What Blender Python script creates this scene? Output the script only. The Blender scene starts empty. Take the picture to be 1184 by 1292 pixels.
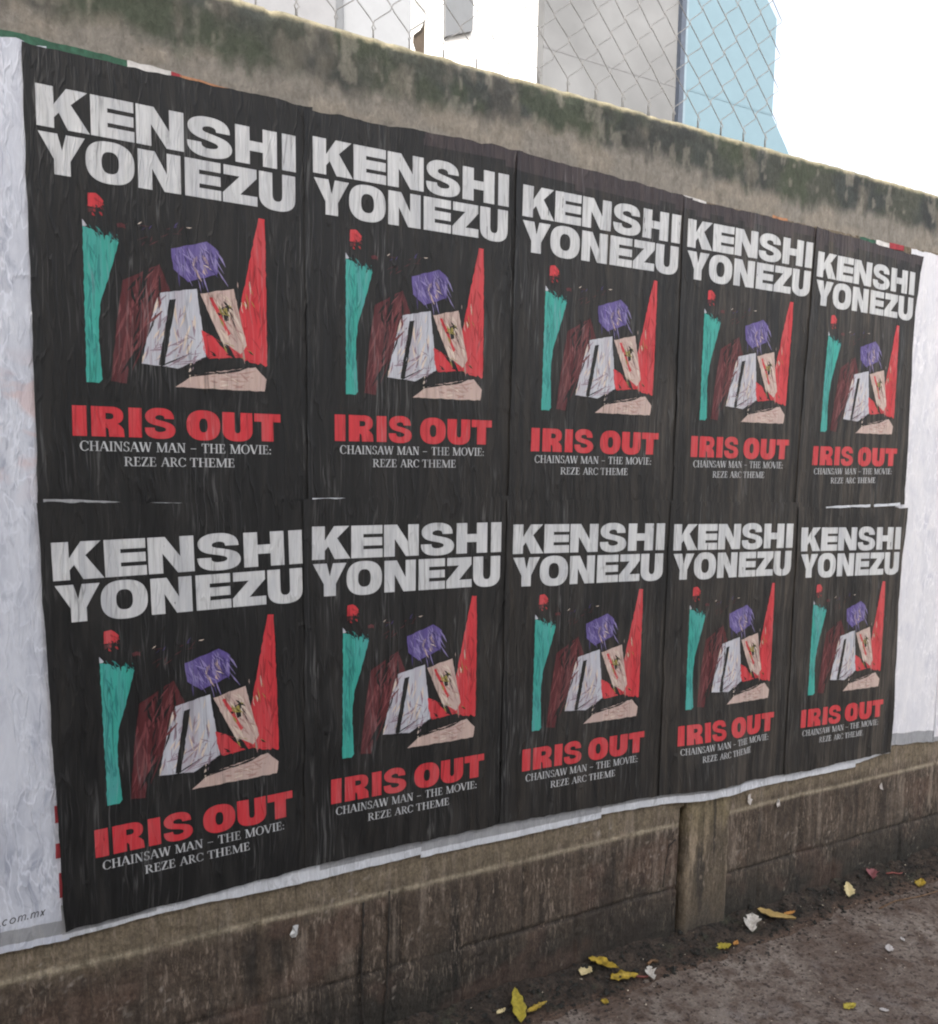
import bpy, bmesh, math, random
import numpy as np
from mathutils import Vector, Matrix
from mathutils.geometry import tessellate_polygon

random.seed(7)
SC = bpy.context.scene
COL = SC.collection
R = math.radians

# ------------------------------------------------------------------ camera
def camera():
    cx, cy, cz = -0.1162, -2.0769, 1.6105
    yaw, pitch, roll = 0.5113, -0.0956, 0.0177
    f = Vector((math.sin(yaw)*math.cos(pitch), math.cos(yaw)*math.cos(pitch), math.sin(pitch)))
    r = Vector((math.cos(yaw), -math.sin(yaw), 0)); u = r.cross(f)
    c, s = math.cos(roll), math.sin(roll)
    r2 = c*r + s*u; u2 = -s*r + c*u
    cd = bpy.data.cameras.new("camera"); co = bpy.data.objects.new("camera", cd); COL.objects.link(co)
    m = Matrix((r2, u2, -f)).transposed().to_4x4(); m.translation = (cx, cy, cz)
    co.matrix_world = m
    cd.sensor_fit = 'HORIZONTAL'; cd.sensor_width = 36.0
    cd.lens = 1088.7/1184*36.0
    cd.shift_y = 44.46/1184
    cd.clip_start = 0.05; cd.clip_end = 600
    SC.camera = co
camera()

# ------------------------------------------------------------------ sky and sun
SUN_DIR = Vector((0.35, 0.72, -0.60)).normalized()       # the way the light travels
world = bpy.data.worlds.new("World"); SC.world = world; world.use_nodes = True
wn = world.node_tree; wn.nodes.clear()
sky = wn.nodes.new("ShaderNodeTexSky"); sky.sky_type = 'NISHITA'; sky.sun_disc = False
sky.sun_elevation = math.asin(-SUN_DIR.z)
sky.sun_rotation = math.atan2(-SUN_DIR.x, -SUN_DIR.y)
sky.air_density = 1.0; sky.dust_density = 4.0; sky.ozone_density = 0.7
hsv = wn.nodes.new("ShaderNodeHueSaturation"); hsv.inputs['Saturation'].default_value = 0.45
bg = wn.nodes.new("ShaderNodeBackground"); bg.inputs[1].default_value = 0.15
wo = wn.nodes.new("ShaderNodeOutputWorld")
wn.links.new(sky.outputs[0], hsv.inputs['Color']); wn.links.new(hsv.outputs[0], bg.inputs[0]); wn.links.new(bg.outputs[0], wo.inputs[0])
sl = bpy.data.lights.new("sun", 'SUN'); sl.energy = 2.0; sl.angle = R(0.5); sl.color = (1.0, 0.95, 0.86)
so = bpy.data.objects.new("sun", sl); COL.objects.link(so)
so.rotation_euler = SUN_DIR.to_track_quat('-Z', 'Y').to_euler()
SC.view_settings.view_transform = 'Standard'; SC.view_settings.look = 'None'
SC.view_settings.exposure = 1.75; SC.view_settings.gamma = 1.0
SC.render.engine = 'CYCLES'
SC.cycles.use_denoising = True
SC.cycles.max_bounces = 8; SC.cycles.diffuse_bounces = 5
SC.cycles.filter_width = 2.1

# ------------------------------------------------------------------ helpers
def tag(o, label=None, cat=None, group=None, kind=None):
    if label: o['label'] = label
    if cat: o['category'] = cat
    if group: o['group'] = group
    if kind: o['kind'] = kind
    return o

def link_mesh(name, verts, faces, mats, parent=None, mi=None, smooth=True, loc=(0, 0, 0)):
    """verts are world positions; loc is the object's origin"""
    me = bpy.data.meshes.new(name)
    L = Vector(loc)
    me.from_pydata([(v[0]-L.x, v[1]-L.y, v[2]-L.z) for v in verts], [], [list(map(int, f)) for f in faces])
    if not isinstance(mats, (list, tuple)): mats = [mats]
    for m in mats: me.materials.append(m)
    if mi is not None: me.polygons.foreach_set('material_index', np.asarray(mi, dtype=np.int32))
    if smooth: me.polygons.foreach_set('use_smooth', np.ones(len(me.polygons), dtype=bool))
    me.update()
    o = bpy.data.objects.new(name, me); COL.objects.link(o)
    if parent is not None:
        o.parent = parent
        o.location = L - parent.location
    else:
        o.location = L
    return o

def grid_faces(nu, nv):
    i = np.arange(nu-1)[:, None]; j = np.arange(nv-1)[None, :]
    a = (i*nv + j).ravel()
    return np.stack([a, a+nv, a+nv+1, a+1], 1)

def hash2(ix, iy, seed):
    h = (ix.astype(np.int64)*374761393 + iy.astype(np.int64)*668265263 + seed*1442695041) & 0xffffffff
    h = ((h ^ (h >> 13))*1274126177) & 0xffffffff
    h = h ^ (h >> 16)
    return (h & 0xffffff)/float(0xffffff)

def vnoise(x, y, seed=0):
    x = np.asarray(x, float); y = np.asarray(y, float)
    x, y = np.broadcast_arrays(x, y)
    ix = np.floor(x); iy = np.floor(y); fx = x-ix; fy = y-iy
    fx = fx*fx*(3-2*fx); fy = fy*fy*(3-2*fy)
    a = hash2(ix, iy, seed); b = hash2(ix+1, iy, seed); c = hash2(ix, iy+1, seed); d = hash2(ix+1, iy+1, seed)
    return a+(b-a)*fx+(c-a)*fy+(a-b-c+d)*fx*fy

def fbm(x, y, seed=0, o=4):
    s = 0; a = .5; t = 0
    for k in range(o):
        s = s+a*vnoise(np.asarray(x)*2**k+17*k, np.asarray(y)*2**k-9*k, seed+k); t += a; a *= .5
    return s/t

def sstep(a, b, x):
    t = np.clip((x-a)/(b-a), 0, 1); return t*t*(3-2*t)

def bm_box(bm, x0, x1, y0, y1, z0, z1):
    vs = [bm.verts.new(p) for p in ((x0,y0,z0),(x1,y0,z0),(x1,y1,z0),(x0,y1,z0),(x0,y0,z1),(x1,y0,z1),(x1,y1,z1),(x0,y1,z1))]
    for f in ((3,2,1,0),(4,5,6,7),(0,1,5,4),(1,2,6,5),(2,3,7,6),(3,0,4,7)): bm.faces.new([vs[i] for i in f])

def bm_prism(bm, poly, y0, y1):
    """poly in (x, z), extruded from y0 (front) to y1"""
    a = [bm.verts.new((x, y0, z)) for x, z in poly]; b = [bm.verts.new((x, y1, z)) for x, z in poly]
    bm.faces.new(a); bm.faces.new(list(reversed(b)))
    n = len(poly)
    for i in range(n): bm.faces.new([a[i], b[i], b[(i+1) % n], a[(i+1) % n]])

def link_bm(name, bm, mats, parent=None, loc=(0, 0, 0), smooth=False, bevel=0):
    bmesh.ops.recalc_face_normals(bm, faces=bm.faces[:])
    if bevel: bmesh.ops.bevel(bm, geom=bm.edges[:], offset=bevel, segments=2, affect='EDGES', profile=.6)
    bmesh.ops.translate(bm, vec=-Vector(loc), verts=bm.verts[:])
    me = bpy.data.meshes.new(name); bm.to_mesh(me); bm.free()
    if not isinstance(mats, (list, tuple)): mats = [mats]
    for m in mats: me.materials.append(m)
    if smooth:
        for p in me.polygons: p.use_smooth = True
    o = bpy.data.objects.new(name, me); COL.objects.link(o)
    if parent is not None: o.parent = parent; o.location = Vector(loc)-parent.location
    else: o.location = loc
    return o

def tube(bm, pts, rad, n=6):
    rings = []
    for i, p in enumerate(pts):
        p = Vector(p)
        d = (Vector(pts[min(i+1, len(pts)-1)])-Vector(pts[max(i-1, 0)])).normalized()
        a = d.cross(Vector((0, 1, 0)))
        if a.length < 1e-3: a = d.cross(Vector((1, 0, 0)))
        a.normalize(); b = d.cross(a)
        rr = rad[i] if isinstance(rad, (list, tuple)) else rad
        rings.append([bm.verts.new(p+rr*(math.cos(2*math.pi*k/n)*a+math.sin(2*math.pi*k/n)*b)) for k in range(n)])
    for r0, r1 in zip(rings, rings[1:]):
        for k in range(n): bm.faces.new([r0[k], r0[(k+1) % n], r1[(k+1) % n], r1[k]])
    bm.faces.new(list(reversed(rings[0]))); bm.faces.new(rings[-1])

# ------------------------------------------------------------------ materials
class NT:
    def __init__(s, name):
        s.m = bpy.data.materials.new(name); s.m.use_nodes = True
        s.t = s.m.node_tree; s.p = s.t.nodes['Principled BSDF']
        g = s.t.nodes.new("ShaderNodeNewGeometry"); s.pos = g.outputs['Position']
    def n(s, typ, **kw):
        nd = s.t.nodes.new(typ)
        for k, v in kw.items():
            if k in nd.inputs: nd.inputs[k].default_value = v
            else: setattr(nd, k, v)
        return nd
    def l(s, a, b): s.t.links.new(a, b)
    def noise(s, scale, detail=4.0, rough=.55, dist=0.0, off=(0, 0, 0)):
        mp = s.n("ShaderNodeMapping"); mp.inputs['Scale'].default_value = scale; mp.inputs['Location'].default_value = off
        s.l(s.pos, mp.inputs['Vector'])
        nz = s.n("ShaderNodeTexNoise"); nz.inputs['Scale'].default_value = 1.0; nz.inputs['Detail'].default_value = detail
        nz.inputs['Roughness'].default_value = rough; nz.inputs['Distortion'].default_value = dist
        s.l(mp.outputs[0], nz.inputs['Vector'])
        return nz.outputs['Fac']
    def sway(s, amp=.03, scale=(4, 3, 5)):
        """sideways drift added to the coordinates, so that streaks wander"""
        mp = s.n("ShaderNodeMapping"); mp.inputs['Scale'].default_value = scale; s.l(s.pos, mp.inputs['Vector'])
        nz = s.n("ShaderNodeTexNoise"); nz.inputs['Scale'].default_value = 1; nz.inputs['Detail'].default_value = 3; s.l(mp.outputs[0], nz.inputs['Vector'])
        v = s.n("ShaderNodeVectorMath", operation='MULTIPLY_ADD'); s.l(nz.outputs['Color'], v.inputs[0]); v.inputs[1].default_value = (amp, 0, amp*.3); s.l(s.pos, v.inputs[2])
        s.pos0 = s.pos; s.pos = v.outputs[0]
    def ridge(s, scale, w, off=(0, 0, 0), detail=2.0):
        z = s.noise(scale, detail, .5, 0, off)
        return s.ramp(z, [(.5-w, 0.0), (.5, 1.0), (.5+w, 0.0)])
    def ramp(s, fac, stops):
        r = s.n("ShaderNodeValToRGB"); e = r.color_ramp.elements
        while len(e) < len(stops): e.new(.5)
        for k, (p, c) in enumerate(stops):
            e[k].position = p; e[k].color = (c, c, c, 1) if isinstance(c, (int, float)) else (*c, 1)
        s.l(fac, r.inputs[0]); return r.outputs[0]
    def mix(s, fac, a, b, mode='MIX'):
        m = s.n("ShaderNodeMix", data_type='RGBA', blend_type=mode)
        for sock, v in ((m.inputs[0], fac), (m.inputs[6], a), (m.inputs[7], b)):
            if isinstance(v, (int, float)): sock.default_value = v
            elif isinstance(v, tuple): sock.default_value = (*v, 1)
            else: s.l(v, sock)
        return m.outputs[2]
    def bump(s, h, strength=.4, dist=.002, prev=None):
        b = s.n("ShaderNodeBump"); b.inputs['Strength'].default_value = strength; b.inputs['Distance'].default_value = dist
        s.l(h, b.inputs['Height'])
        if prev is not None: s.l(prev, b.inputs['Normal'])
        return b.outputs[0]
    def out(s, col, rough=.7, normal=None, spec=.4):
        if isinstance(col, tuple): s.p.inputs['Base Color'].default_value = (*col, 1)
        else: s.l(col, s.p.inputs['Base Color'])
        if isinstance(rough, (int, float)): s.p.inputs['Roughness'].default_value = rough
        else: s.l(rough, s.p.inputs['Roughness'])
        s.p.inputs['Specular IOR Level'].default_value = spec
        if normal is not None: s.l(normal, s.p.inputs['Normal'])
        return s.m

def times(t, x, y):
    m = t.n("ShaderNodeMath", operation='MULTIPLY'); t.l(x, m.inputs[0]); t.l(y, m.inputs[1]); return m.outputs[0]

def times(t, x, y):
    m = t.n("ShaderNodeMath", operation='MULTIPLY'); t.l(x, m.inputs[0]); t.l(y, m.inputs[1]); return m.outputs[0]

def paper_bump(t, k=1.0):
    fine = t.noise((150, 20, 9), 4, .6, .5)
    wide = t.noise((48, 6, 2.6), 4, .6, .6, (3, 1, 2))
    big = t.noise((13, 4, 3.5), 3, .55, .8, (6, 1, 2))
    r = t.ridge((26, 6, 4.5), .035, (2, 6, 4), 3)
    n = t.bump(big, .26*k, .012); n = t.bump(wide, .58*k, .0055, n); n = t.bump(r, .5*k, .003, n)
    return t.bump(fine, .28*k, .002, n), fine, r

def ink(name, col, light, lf=.5, dark=.6, glare_tint=(.062, .054, .046), gf=.6, crack=0.0):
    """printed paper: the ink colour, worn paler along the wavy creases, with sky glare painted in towards the far end"""
    t = NT(name); t.sway()
    nrm, fine, rr = paper_bump(t)
    s1 = t.noise((85, 15, 5.0), 4, .62, .5, (7, 0, 1))
    s2 = t.noise((22, 6, 3.0), 5, .64, .8, (1, 4, 9))
    c = t.mix(t.ramp(s1, [(.34, .25), (.62, 1.0)]), tuple(x*dark for x in col), col)
    c = t.mix(t.ramp(s2, [(.47, 0.0), (.70, lf)]), c, light)
    gate = t.noise((7, 2, 3.2), 3, .6, 0, (8, 1, 3))
    hair = times(t, t.ridge((60, 8, 2.2), .022, (2, 2, 5)), t.ramp(gate, [(.46, 0.0), (.62, .75)]))
    c = t.mix(hair, c, tuple(min(.8, x*.8+.085) for x in light))
    hair2 = times(t, t.ridge((38, 8, 2.0), .02, (12, 2, 5)), t.ramp(gate, [(.40, .8), (.55, .1)]))
    c = t.mix(hair2, c, tuple(x*.35 for x in col))
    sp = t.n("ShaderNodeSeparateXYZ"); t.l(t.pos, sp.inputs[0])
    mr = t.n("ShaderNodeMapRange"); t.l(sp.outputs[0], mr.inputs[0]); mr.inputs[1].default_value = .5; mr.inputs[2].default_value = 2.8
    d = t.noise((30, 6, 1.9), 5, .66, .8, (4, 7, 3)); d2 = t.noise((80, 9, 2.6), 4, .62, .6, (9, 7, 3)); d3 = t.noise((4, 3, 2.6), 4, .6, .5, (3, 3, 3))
    gm = times(t, times(t, mr.outputs[0], t.ramp(d3, [(.34, .25), (.62, 1.0)])), t.ramp(d, [(.38, .1), (.60, 1.0)]))  # sky glare painted as a paler tint, stronger towards the far end
    c = t.mix(times(t, gm, t.ramp(d2, [(.36, .2), (.62, min(1.0, gf*1.5))])), c, glare_tint)
    if crack:
        k1 = t.noise((120, 20, 8.0), 4, .65, 1.0, (5, 5, 5)); k2 = t.noise((14, 3, 8.0), 3, .6, .5, (1, 8, 8))
        c = t.mix(times(t, t.ramp(k1, [(.55, 0.0), (.66, crack)]), t.ramp(k2, [(.42, 0.0), (.58, 1.0)])), c, tuple(x*.28 for x in col))
    return t.out(c, t.ramp(s2, [(.3, .5), (.7, .66)]), nrm, .32)

M = {}
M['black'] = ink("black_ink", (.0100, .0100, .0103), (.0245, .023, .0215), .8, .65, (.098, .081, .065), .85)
M['purple_black'] = ink("purple_black_ink", (.036, .027, .030), (.07, .055, .055), .8, .6, (.085, .068, .062), .6)
L_ = (.56, .55, .52)
M['white_ink'] = ink("white_ink", (.57, .575, .58), (.36, .37, .40), .75, .72, (.60, .60, .57), .5, .5)
M['serif_ink'] = ink("serif_ink", (.52, .53, .54), (.28, .28, .30), .6, .7, (.45, .44, .42), .4, .6)
M['red'] = ink("red_ink", (.52, .035, .045), (.46, .09, .095), .7, .75, (.50, .13, .12), .4, .3)
M['red_dark'] = ink("dark_red_ink", (.33, .022, .028), (.30, .05, .05), .6, .7, (.36, .10, .09), .4)
M['teal'] = ink("teal_ink", (.042, .33, .275), (.09, .28, .30), .8, .75, (.12, .36, .33), .4, .25)
M['teal_dark'] = ink("dark_teal_ink", (.026, .22, .20), (.06, .2, .22), .6, .7, (.09, .25, .23), .4)
M['maroon'] = ink("maroon_ink", (.085, .017, .020), (.11, .045, .048), .8, .5, (.13, .062, .055), .5)
M['maroon_light'] = ink("light_maroon_ink", (.17, .048, .052), (.16, .07, .07), .7, .6, (.19, .09, .08), .4)
M['pale'] = ink("pale_grey_ink", (.47, .48, .53), (.33, .27, .31), .7, .75, (.53, .51, .50), .5, .3)
M['mauve'] = ink("mauve_ink", (.27, .20, .24), (.24, .17, .2), .6, .7, (.33, .27, .28), .4)
M['violet'] = ink("violet_ink", (.105, .075, .25), (.17, .14, .32), .8, .6, (.2, .17, .3), .4, .2)
M['violet_dark'] = ink("dark_violet_ink", (.05, .035, .14), (.09, .07, .18), .6, .6, (.12, .1, .18), .4)
M['violet_light'] = ink("light_violet_ink", (.24, .20, .40), (.26, .23, .4), .6, .7, (.3, .27, .4), .4)
M['beige'] = ink("beige_ink", (.50, .37, .325), (.40, .30, .28), .7, .82, (.50, .42, .37), .4, .25)
M['beige_dark'] = ink("dark_beige_ink", (.36, .225, .20), (.3, .2, .19), .6, .8, (.4, .3, .27), .4)
M['cream'] = ink("cream_ink", (.60, .50, .42), (.50, .39, .30), .7, .85, L_, .4)
M['olive'] = ink("olive_ink", (.30, .25, .06), (.2, .16, .06), .7, .7)
M['soot'] = ink("deep_black_ink", (.009, .009, .009), (.022, .02, .02), .6, .7, (.05, .043, .037), .6)

def white_paper(name, base, dirt, dirt2, warm=None):
    t = NT(name); t.sway(.05, (5, 4, 7))
    nrm, fine, wide = paper_bump(t, .95)
    a = t.noise((10, 5, 5.0), 7, .68, 1.0, (5, 0, 2)); b = t.noise((34, 9, 12.0), 5, .68, 1.2, (0, 3, 3)); e = t.noise((6, 5, 4.0), 4, .6, .8, (9, 9, 2))
    c = t.mix(t.ramp(a, [(.40, 0.0), (.64, 1.0)]), base, dirt)
    c = t.mix(times(t, t.ramp(b, [(.50, 0.0), (.64, .8)]), t.ramp(e, [(.40, .1), (.60, 1.0)])), c, dirt2)
    c = t.mix(times(t, t.ridge((30, 8, 10), .03, (1, 2, 7), 3), t.ramp(e, [(.42, .2), (.6, .8)])), c, tuple(min(.82, x*1.22) for x in base))
    if warm:
        sp = t.n("ShaderNodeSeparateXYZ"); t.l(t.pos, sp.inputs[0])
        w = t.noise((9, 3, 11), 4, .6, .8, (3, 3, 8))
        band = t.ramp(sp.outputs[2], [(0.0, 0.0), (1.0, 0.0)])
        mr = t.n("ShaderNodeMapRange"); t.l(sp.outputs[2], mr.inputs[0])
        mr.inputs[1].default_value = 1.5; mr.inputs[2].default_value = 1.85
        band = t.ramp(mr.outputs[0], [(.0, 0.0), (.3, 1.0), (.75, 1.0), (1.0, 0.0)])
        mm = t.n("ShaderNodeMath", operation='MULTIPLY'); t.l(band, mm.inputs[0]); t.l(t.ramp(w, [(.45, 0.0), (.6, .7)]), mm.inputs[1])
        c = t.mix(mm.outputs[0], c, warm)
    return t.out(c, .55, nrm, .4)
M['paper_cool'] = white_paper("bluish_white_paper", (.55, .57, .63), (.43, .45, .515), (.28, .30, .37), (.55, .42, .42))
M['paper_warm'] = white_paper("off_white_paper", (.66, .65, .67), (.56, .56, .60), (.45, .45, .52))
M['paper_grey'] = white_paper("wet_grey_paper", (.30, .305, .315), (.25, .255, .27), (.19, .195, .21))
M['paper_edge'] = white_paper("torn_white_edge", (.56, .575, .61), (.47, .485, .52), (.33, .34, .36))

def plain(name, col, var=.25, scale=40, rough=.7, bump=.3, spec=.3, dist=.003):
    t = NT(name)
    a = t.noise((scale, scale, scale), 5, .6); b = t.noise((scale*.13,)*3, 3, .6)
    c = t.mix(t.ramp(a, [(.3, 0.0), (.7, 1.0)]), tuple(x*(1-var) for x in col), tuple(min(1, x*(1+var)) for x in col))
    c = t.mix(t.ramp(b, [(.4, 0.0), (.7, .45)]), c, tuple(x*(1-var*1.3) for x in col))
    return t.out(c, rough, t.bump(a, bump, dist), spec)
M['scrap_red'] = plain("red_scrap", (.30, .035, .045), .25, 60)
M['scrap_green'] = plain("green_scrap", (.035, .105, .065), .4, 60)
M['scrap_orange'] = plain("orange_scrap", (.42, .20, .10), .4, 50)
M['scrap_white'] = plain("white_scrap", (.62, .60, .58), .3, 50)
M['text_black'] = plain("printed_black", (.05, .05, .055), .2, 60)
M['wire'] = plain("galvanised_wire", (.12, .117, .115), .3, 90, .5, .2, .5)
M['white_petal2'] = plain('creased_white_petal', (.44, .41, .37), .4, 90, .7)
M['yellow_leaf'] = plain("yellow_leaf", (.31, .215, .028), .6, 70, .5, .3, .4)
M['lime_leaf'] = plain("lime_yellow_leaf", (.34, .275, .035), .5, 70, .5, .3, .4)
M['tan_leaf'] = plain("tan_leaf", (.36, .25, .09), .3, 60, .55, .3, .4)
M['cream_leaf'] = plain("cream_petal", (.55, .46, .25), .25, 70, .6)
M['white_petal'] = plain("white_petal", (.47, .44, .42), .25, 70, .6)
M['pink'] = plain("pink_petal", (.21, .075, .08), .3, 70, .6)
M['twig'] = plain("red_twig", (.17, .05, .042), .4, 90, .6)
M['brown_twig'] = plain("brown_twig", (.16, .09, .045), .4, 90, .6)
M['orange_leaf'] = plain("orange_leaf", (.42, .20, .05), .3, 70, .6)
M['foil'] = plain("grey_scrap", (.5, .5, .5), .3, 60, .4)
M['clod'] = plain("dark_soil_clod", (.035, .03, .026), .5, 120, .9)
M['soil_lump'] = plain('black_soil_lump', (.022, .021, .018), .6, 120, .95)
M['crumb'] = plain("brown_crumb", (.07, .045, .032), .5, 120, .9)
M['pale_crumb'] = plain("pale_crumb", (.42, .36, .28), .4, 120, .8)

# stained masonry: colours of stains come from a vertex attribute computed on the wall's own surface
def masonry(name, bump_d=.006, drips=True):
    t = NT(name)
    at = t.n("ShaderNodeAttribute", attribute_name="stain")
    a = t.noise((150, 150, 110), 5, .65); b = t.noise((26, 26, 12), 5, .6, .4)
    v = t.noise((80, 80, 15), 5, .65, .5) if drips else t.noise((60, 60, 26), 5, .65, .5)
    c = t.mix(1.0, at.outputs['Color'], t.ramp(a, [(.28, .62), (.72, 1.38)] if drips else [(.28, .84), (.72, 1.16)]), 'MULTIPLY')
    c = t.mix(1.0, c, t.ramp(v, [(.3, .74), (.7, 1.26)] if drips else [(.3, .8), (.7, 1.18)]), 'MULTIPLY')
    c = t.mix(t.ramp(b, [(.5, 0.0), (.75, .35)]), c, (.03, .028, .024))
    if drips:
        sp = t.n("ShaderNodeSeparateXYZ"); t.l(t.pos, sp.inputs[0])
        mr = t.n("ShaderNodeMapRange"); t.l(sp.outputs[2], mr.inputs[0]); mr.inputs[1].default_value = 0; mr.inputs[2].default_value = .6
        zone = t.ramp(mr.outputs[0], [(.05, .05), (.35, .75), (.75, 1.0), (1.0, .8)])
        d1 = t.noise((150, 150, 26), 5, .7, .6, (1, 5, 2)); g1 = t.noise((10, 10, 4), 4, .6, .4, (6, 0, 3))
        def times(x, y):
            m = t.n("ShaderNodeMath", operation='MULTIPLY'); t.l(x, m.inputs[0]); t.l(y, m.inputs[1]); return m.outputs[0]
        c = t.mix(times(times(t.ramp(d1, [(.53, 0.0), (.64, .9)]), t.ramp(g1, [(.38, 0.0), (.58, 1.0)])), zone), c, (.27, .215, .17))
        d2 = t.noise((70, 70, 3.2), 4, .6, .5, (3, 8, 1))
        c = t.mix(times(t.ramp(d2, [(.58, 0.0), (.70, .75)]), t.ramp(g1, [(.35, 1.0), (.6, .2)])), c, (.030, .026, .022))
    n = t.bump(b, .5, bump_d*2); n = t.bump(a, .6, bump_d, n)
    return t.out(c, .88, n, .25)
M['masonry'] = masonry("stained_masonry")
M['beam'] = masonry("mossy_concrete", .004, False)

# ------------------------------------------------------------------ ground
def pavement_mat():
    t = NT("worn_pavement")
    a = t.noise((3.2, 3.2, 3.2), 6, .6, .4); b = t.noise((16, 16, 16), 6, .65, .3, (3, 1, 0)); f = t.noise((130, 130, 130), 4, .6)
    sp = t.noise((55, 55, 55), 3, .6, 0, (9, 9, 1)); bl = t.noise((7, 7, 7), 4, .6, .5, (2, 7, 0))
    c = t.mix(t.ramp(a, [(.35, 0.0), (.65, 1.0)]), (.112, .083, .066), (.215, .180, .152))
    c = t.mix(t.ramp(b, [(.44, 0.0), (.62, .8)]), c, (.070, .044, .031))
    c = t.mix(t.ramp(bl, [(.60, 0.0), (.78, .6)]), c, (.20, .18, .172))
    c = t.mix(t.ramp(sp, [(.56, 0.0), (.63, .85)]), c, (.035, .024, .02))
    c = t.mix(1.0, c, t.ramp(f, [(.3, .72), (.7, 1.26)]), 'MULTIPLY')
    n = t.bump(b, .6, .03); n = t.bump(sp, .6, .012, n); n = t.bump(f, .8, .006, n)
    return t.out(c, .85, n, .3)
M['pavement'] = pavement_mat()
def soil_mat():
    t = NT("damp_soil")
    b = t.noise((22, 22, 22), 6, .65, .4); f = t.noise((150, 150, 150), 4, .6); g = t.noise((11, 11, 11), 4, .6, .3, (4, 4, 4))
    c = t.mix(t.ramp(b, [(.35, 0.0), (.68, 1.0)]), (.018, .016, .014), (.065, .049, .038))
    c = t.mix(t.ramp(g, [(.55, 0.0), (.72, .5)]), c, (.05, .062, .038))
    at = t.n("ShaderNodeAttribute", attribute_name="stain")
    e = t.n("ShaderNodeMath", operation='ADD'); t.l(at.outputs['Fac'], e.inputs[0])
    e2 = t.n("ShaderNodeMath", operation='MULTIPLY_ADD'); t.l(b, e2.inputs[0]); e2.inputs[1].default_value = 1.3; e2.inputs[2].default_value = -.65; t.l(e2.outputs[0], e.inputs[1])
    c = t.mix(t.ramp(e.outputs[0], [(.12, 1.0), (.42, 0.0)]), c, (.085, .058, .044))
    c = t.mix(1.0, c, t.ramp(f, [(.3, .55), (.7, 1.45)]), 'MULTIPLY')
    n = t.bump(b, .8, .03); n = t.bump(f, .8, .006, n)
    return t.out(c, .95, n, .2)
M['soil'] = soil_mat()

xs = np.concatenate([[-40, -20, -8], np.arange(-1.5, 5.0, .03), [6, 9, 20, 60, 120]])
ys = np.concatenate([[-40, -20, -6], np.arange(-2.4, .02, .03), [.3, 3, 12, 40, 120]])
X, Y = np.meshgrid(xs, ys, indexing='ij')
near = sstep(-2.4, -1.8, Y)*sstep(.2, 0, Y)*sstep(-1.5, -.9, X)*sstep(5, 4, X)
Zg = near*((fbm(X*5, Y*5, 11)-.5)*.016+(vnoise(X*17, Y*17, 5)-.5)*.004)
ground = link_mesh("ground", np.stack([X, Y, Zg], -1).reshape(-1, 3), grid_faces(len(xs), len(ys)), M['pavement'])
tag(ground, "brown grey worn pavement with dark specks", "ground", kind='structure')

def mound(x, y):
    """height of the loose soil swept against the foot of the wall"""
    reach = .05+.13*fbm(np.asarray(x)*2.3, 0*np.asarray(x)+.5, 31)+.05*fbm(np.asarray(x)*11, np.asarray(y)*11, 36)
    t = np.clip(1+np.asarray(y)/reach, 0, 1)
    return .045*t**1.4*(.55+.9*fbm(np.asarray(x)*7, np.asarray(y)*9, 33))+.030*(fbm(np.asarray(x)*26, np.asarray(y)*26, 35)-.5)*np.clip(t*4, 0, 1)-.004*sstep(.12, 0, t)
xs = np.arange(-1.4, 4.8, .012); ys = np.arange(-.27, .0301, .01)
X, Y = np.meshgrid(xs, ys, indexing='ij')
gh = (fbm(X*5, Y*5, 11)-.5)*.016
soil = link_mesh("soil", np.stack([X, Y, mound(X, Y)+gh+.001], -1).reshape(-1, 3), grid_faces(len(xs), len(ys)), M['soil'])
t_ = np.clip(mound(X, Y)/.022, 0, 1).reshape(-1, 1)
_a = soil.data.attributes.new("stain", 'FLOAT_COLOR', 'POINT'); _a.data.foreach_set('color', np.concatenate([t_, t_, t_, t_*0+1], 1).astype(np.float32).ravel())
tag(soil, "dark damp soil swept along the foot of the wall", "soil", kind='stuff')

def surf(x, y):
    g = float((fbm(np.array([x*5.]), np.array([y*5.]), 11)[0]-.5)*.016)
    return max(g, float(mound(np.array([x]), np.array([y]))[0])+g+.001)

def clods(name, n, xr, yr, rr, mat, label, cat, seed, pw=1.0):
    rng = random.Random(seed); V = []; F = []
    base = [(1,0,0),(-1,0,0),(0,1,0),(0,-1,0),(0,0,1),(0,0,-1)]
    fc = [(0,2,4),(2,1,4),(1,3,4),(3,0,4),(2,0,5),(1,2,5),(3,1,5),(0,3,5)]
    for _ in range(n):
        x = rng.uniform(*xr); y = yr[1]-(yr[1]-yr[0])*rng.random()**pw; r = rng.uniform(*rr)*(1 if rng.random() < .85 else 1.7)
        z = surf(x, y)+r*.25; k = len(V); a = rng.random()*6.28
        for bx, by, bz in base:
            j = r*rng.uniform(.6, 1.3); px, py = bx*j, by*j*.8
            V.append((x+px*math.cos(a)-py*math.sin(a), y+px*math.sin(a)+py*math.cos(a), z+bz*j*.6))
        F += [tuple(k+i for i in f) for f in fc]
    return tag(link_mesh(name, V, F, mat, smooth=False), label, cat, kind='stuff')
clods("soil_clods", 2200, (.6, 4.2), (-.20, .0), (.0015, .006), M['clod'], "small dark clods of soil strewn along the wall foot", "soil", 3, 1.3)
clods("soil_lumps", 800, (.6, 4.2), (-.13, .0), (.003, .010), M['soil_lump'], "dark lumps of soil and rotted leaf at the wall foot", "soil", 8, 1.0)
clods("dirt_crumbs", 2400, (.9, 4.2), (-1.1, -.05), (.001, .0035), M['crumb'], "brown crumbs of dirt scattered over the pavement", "dirt", 4, 1.8)
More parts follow.
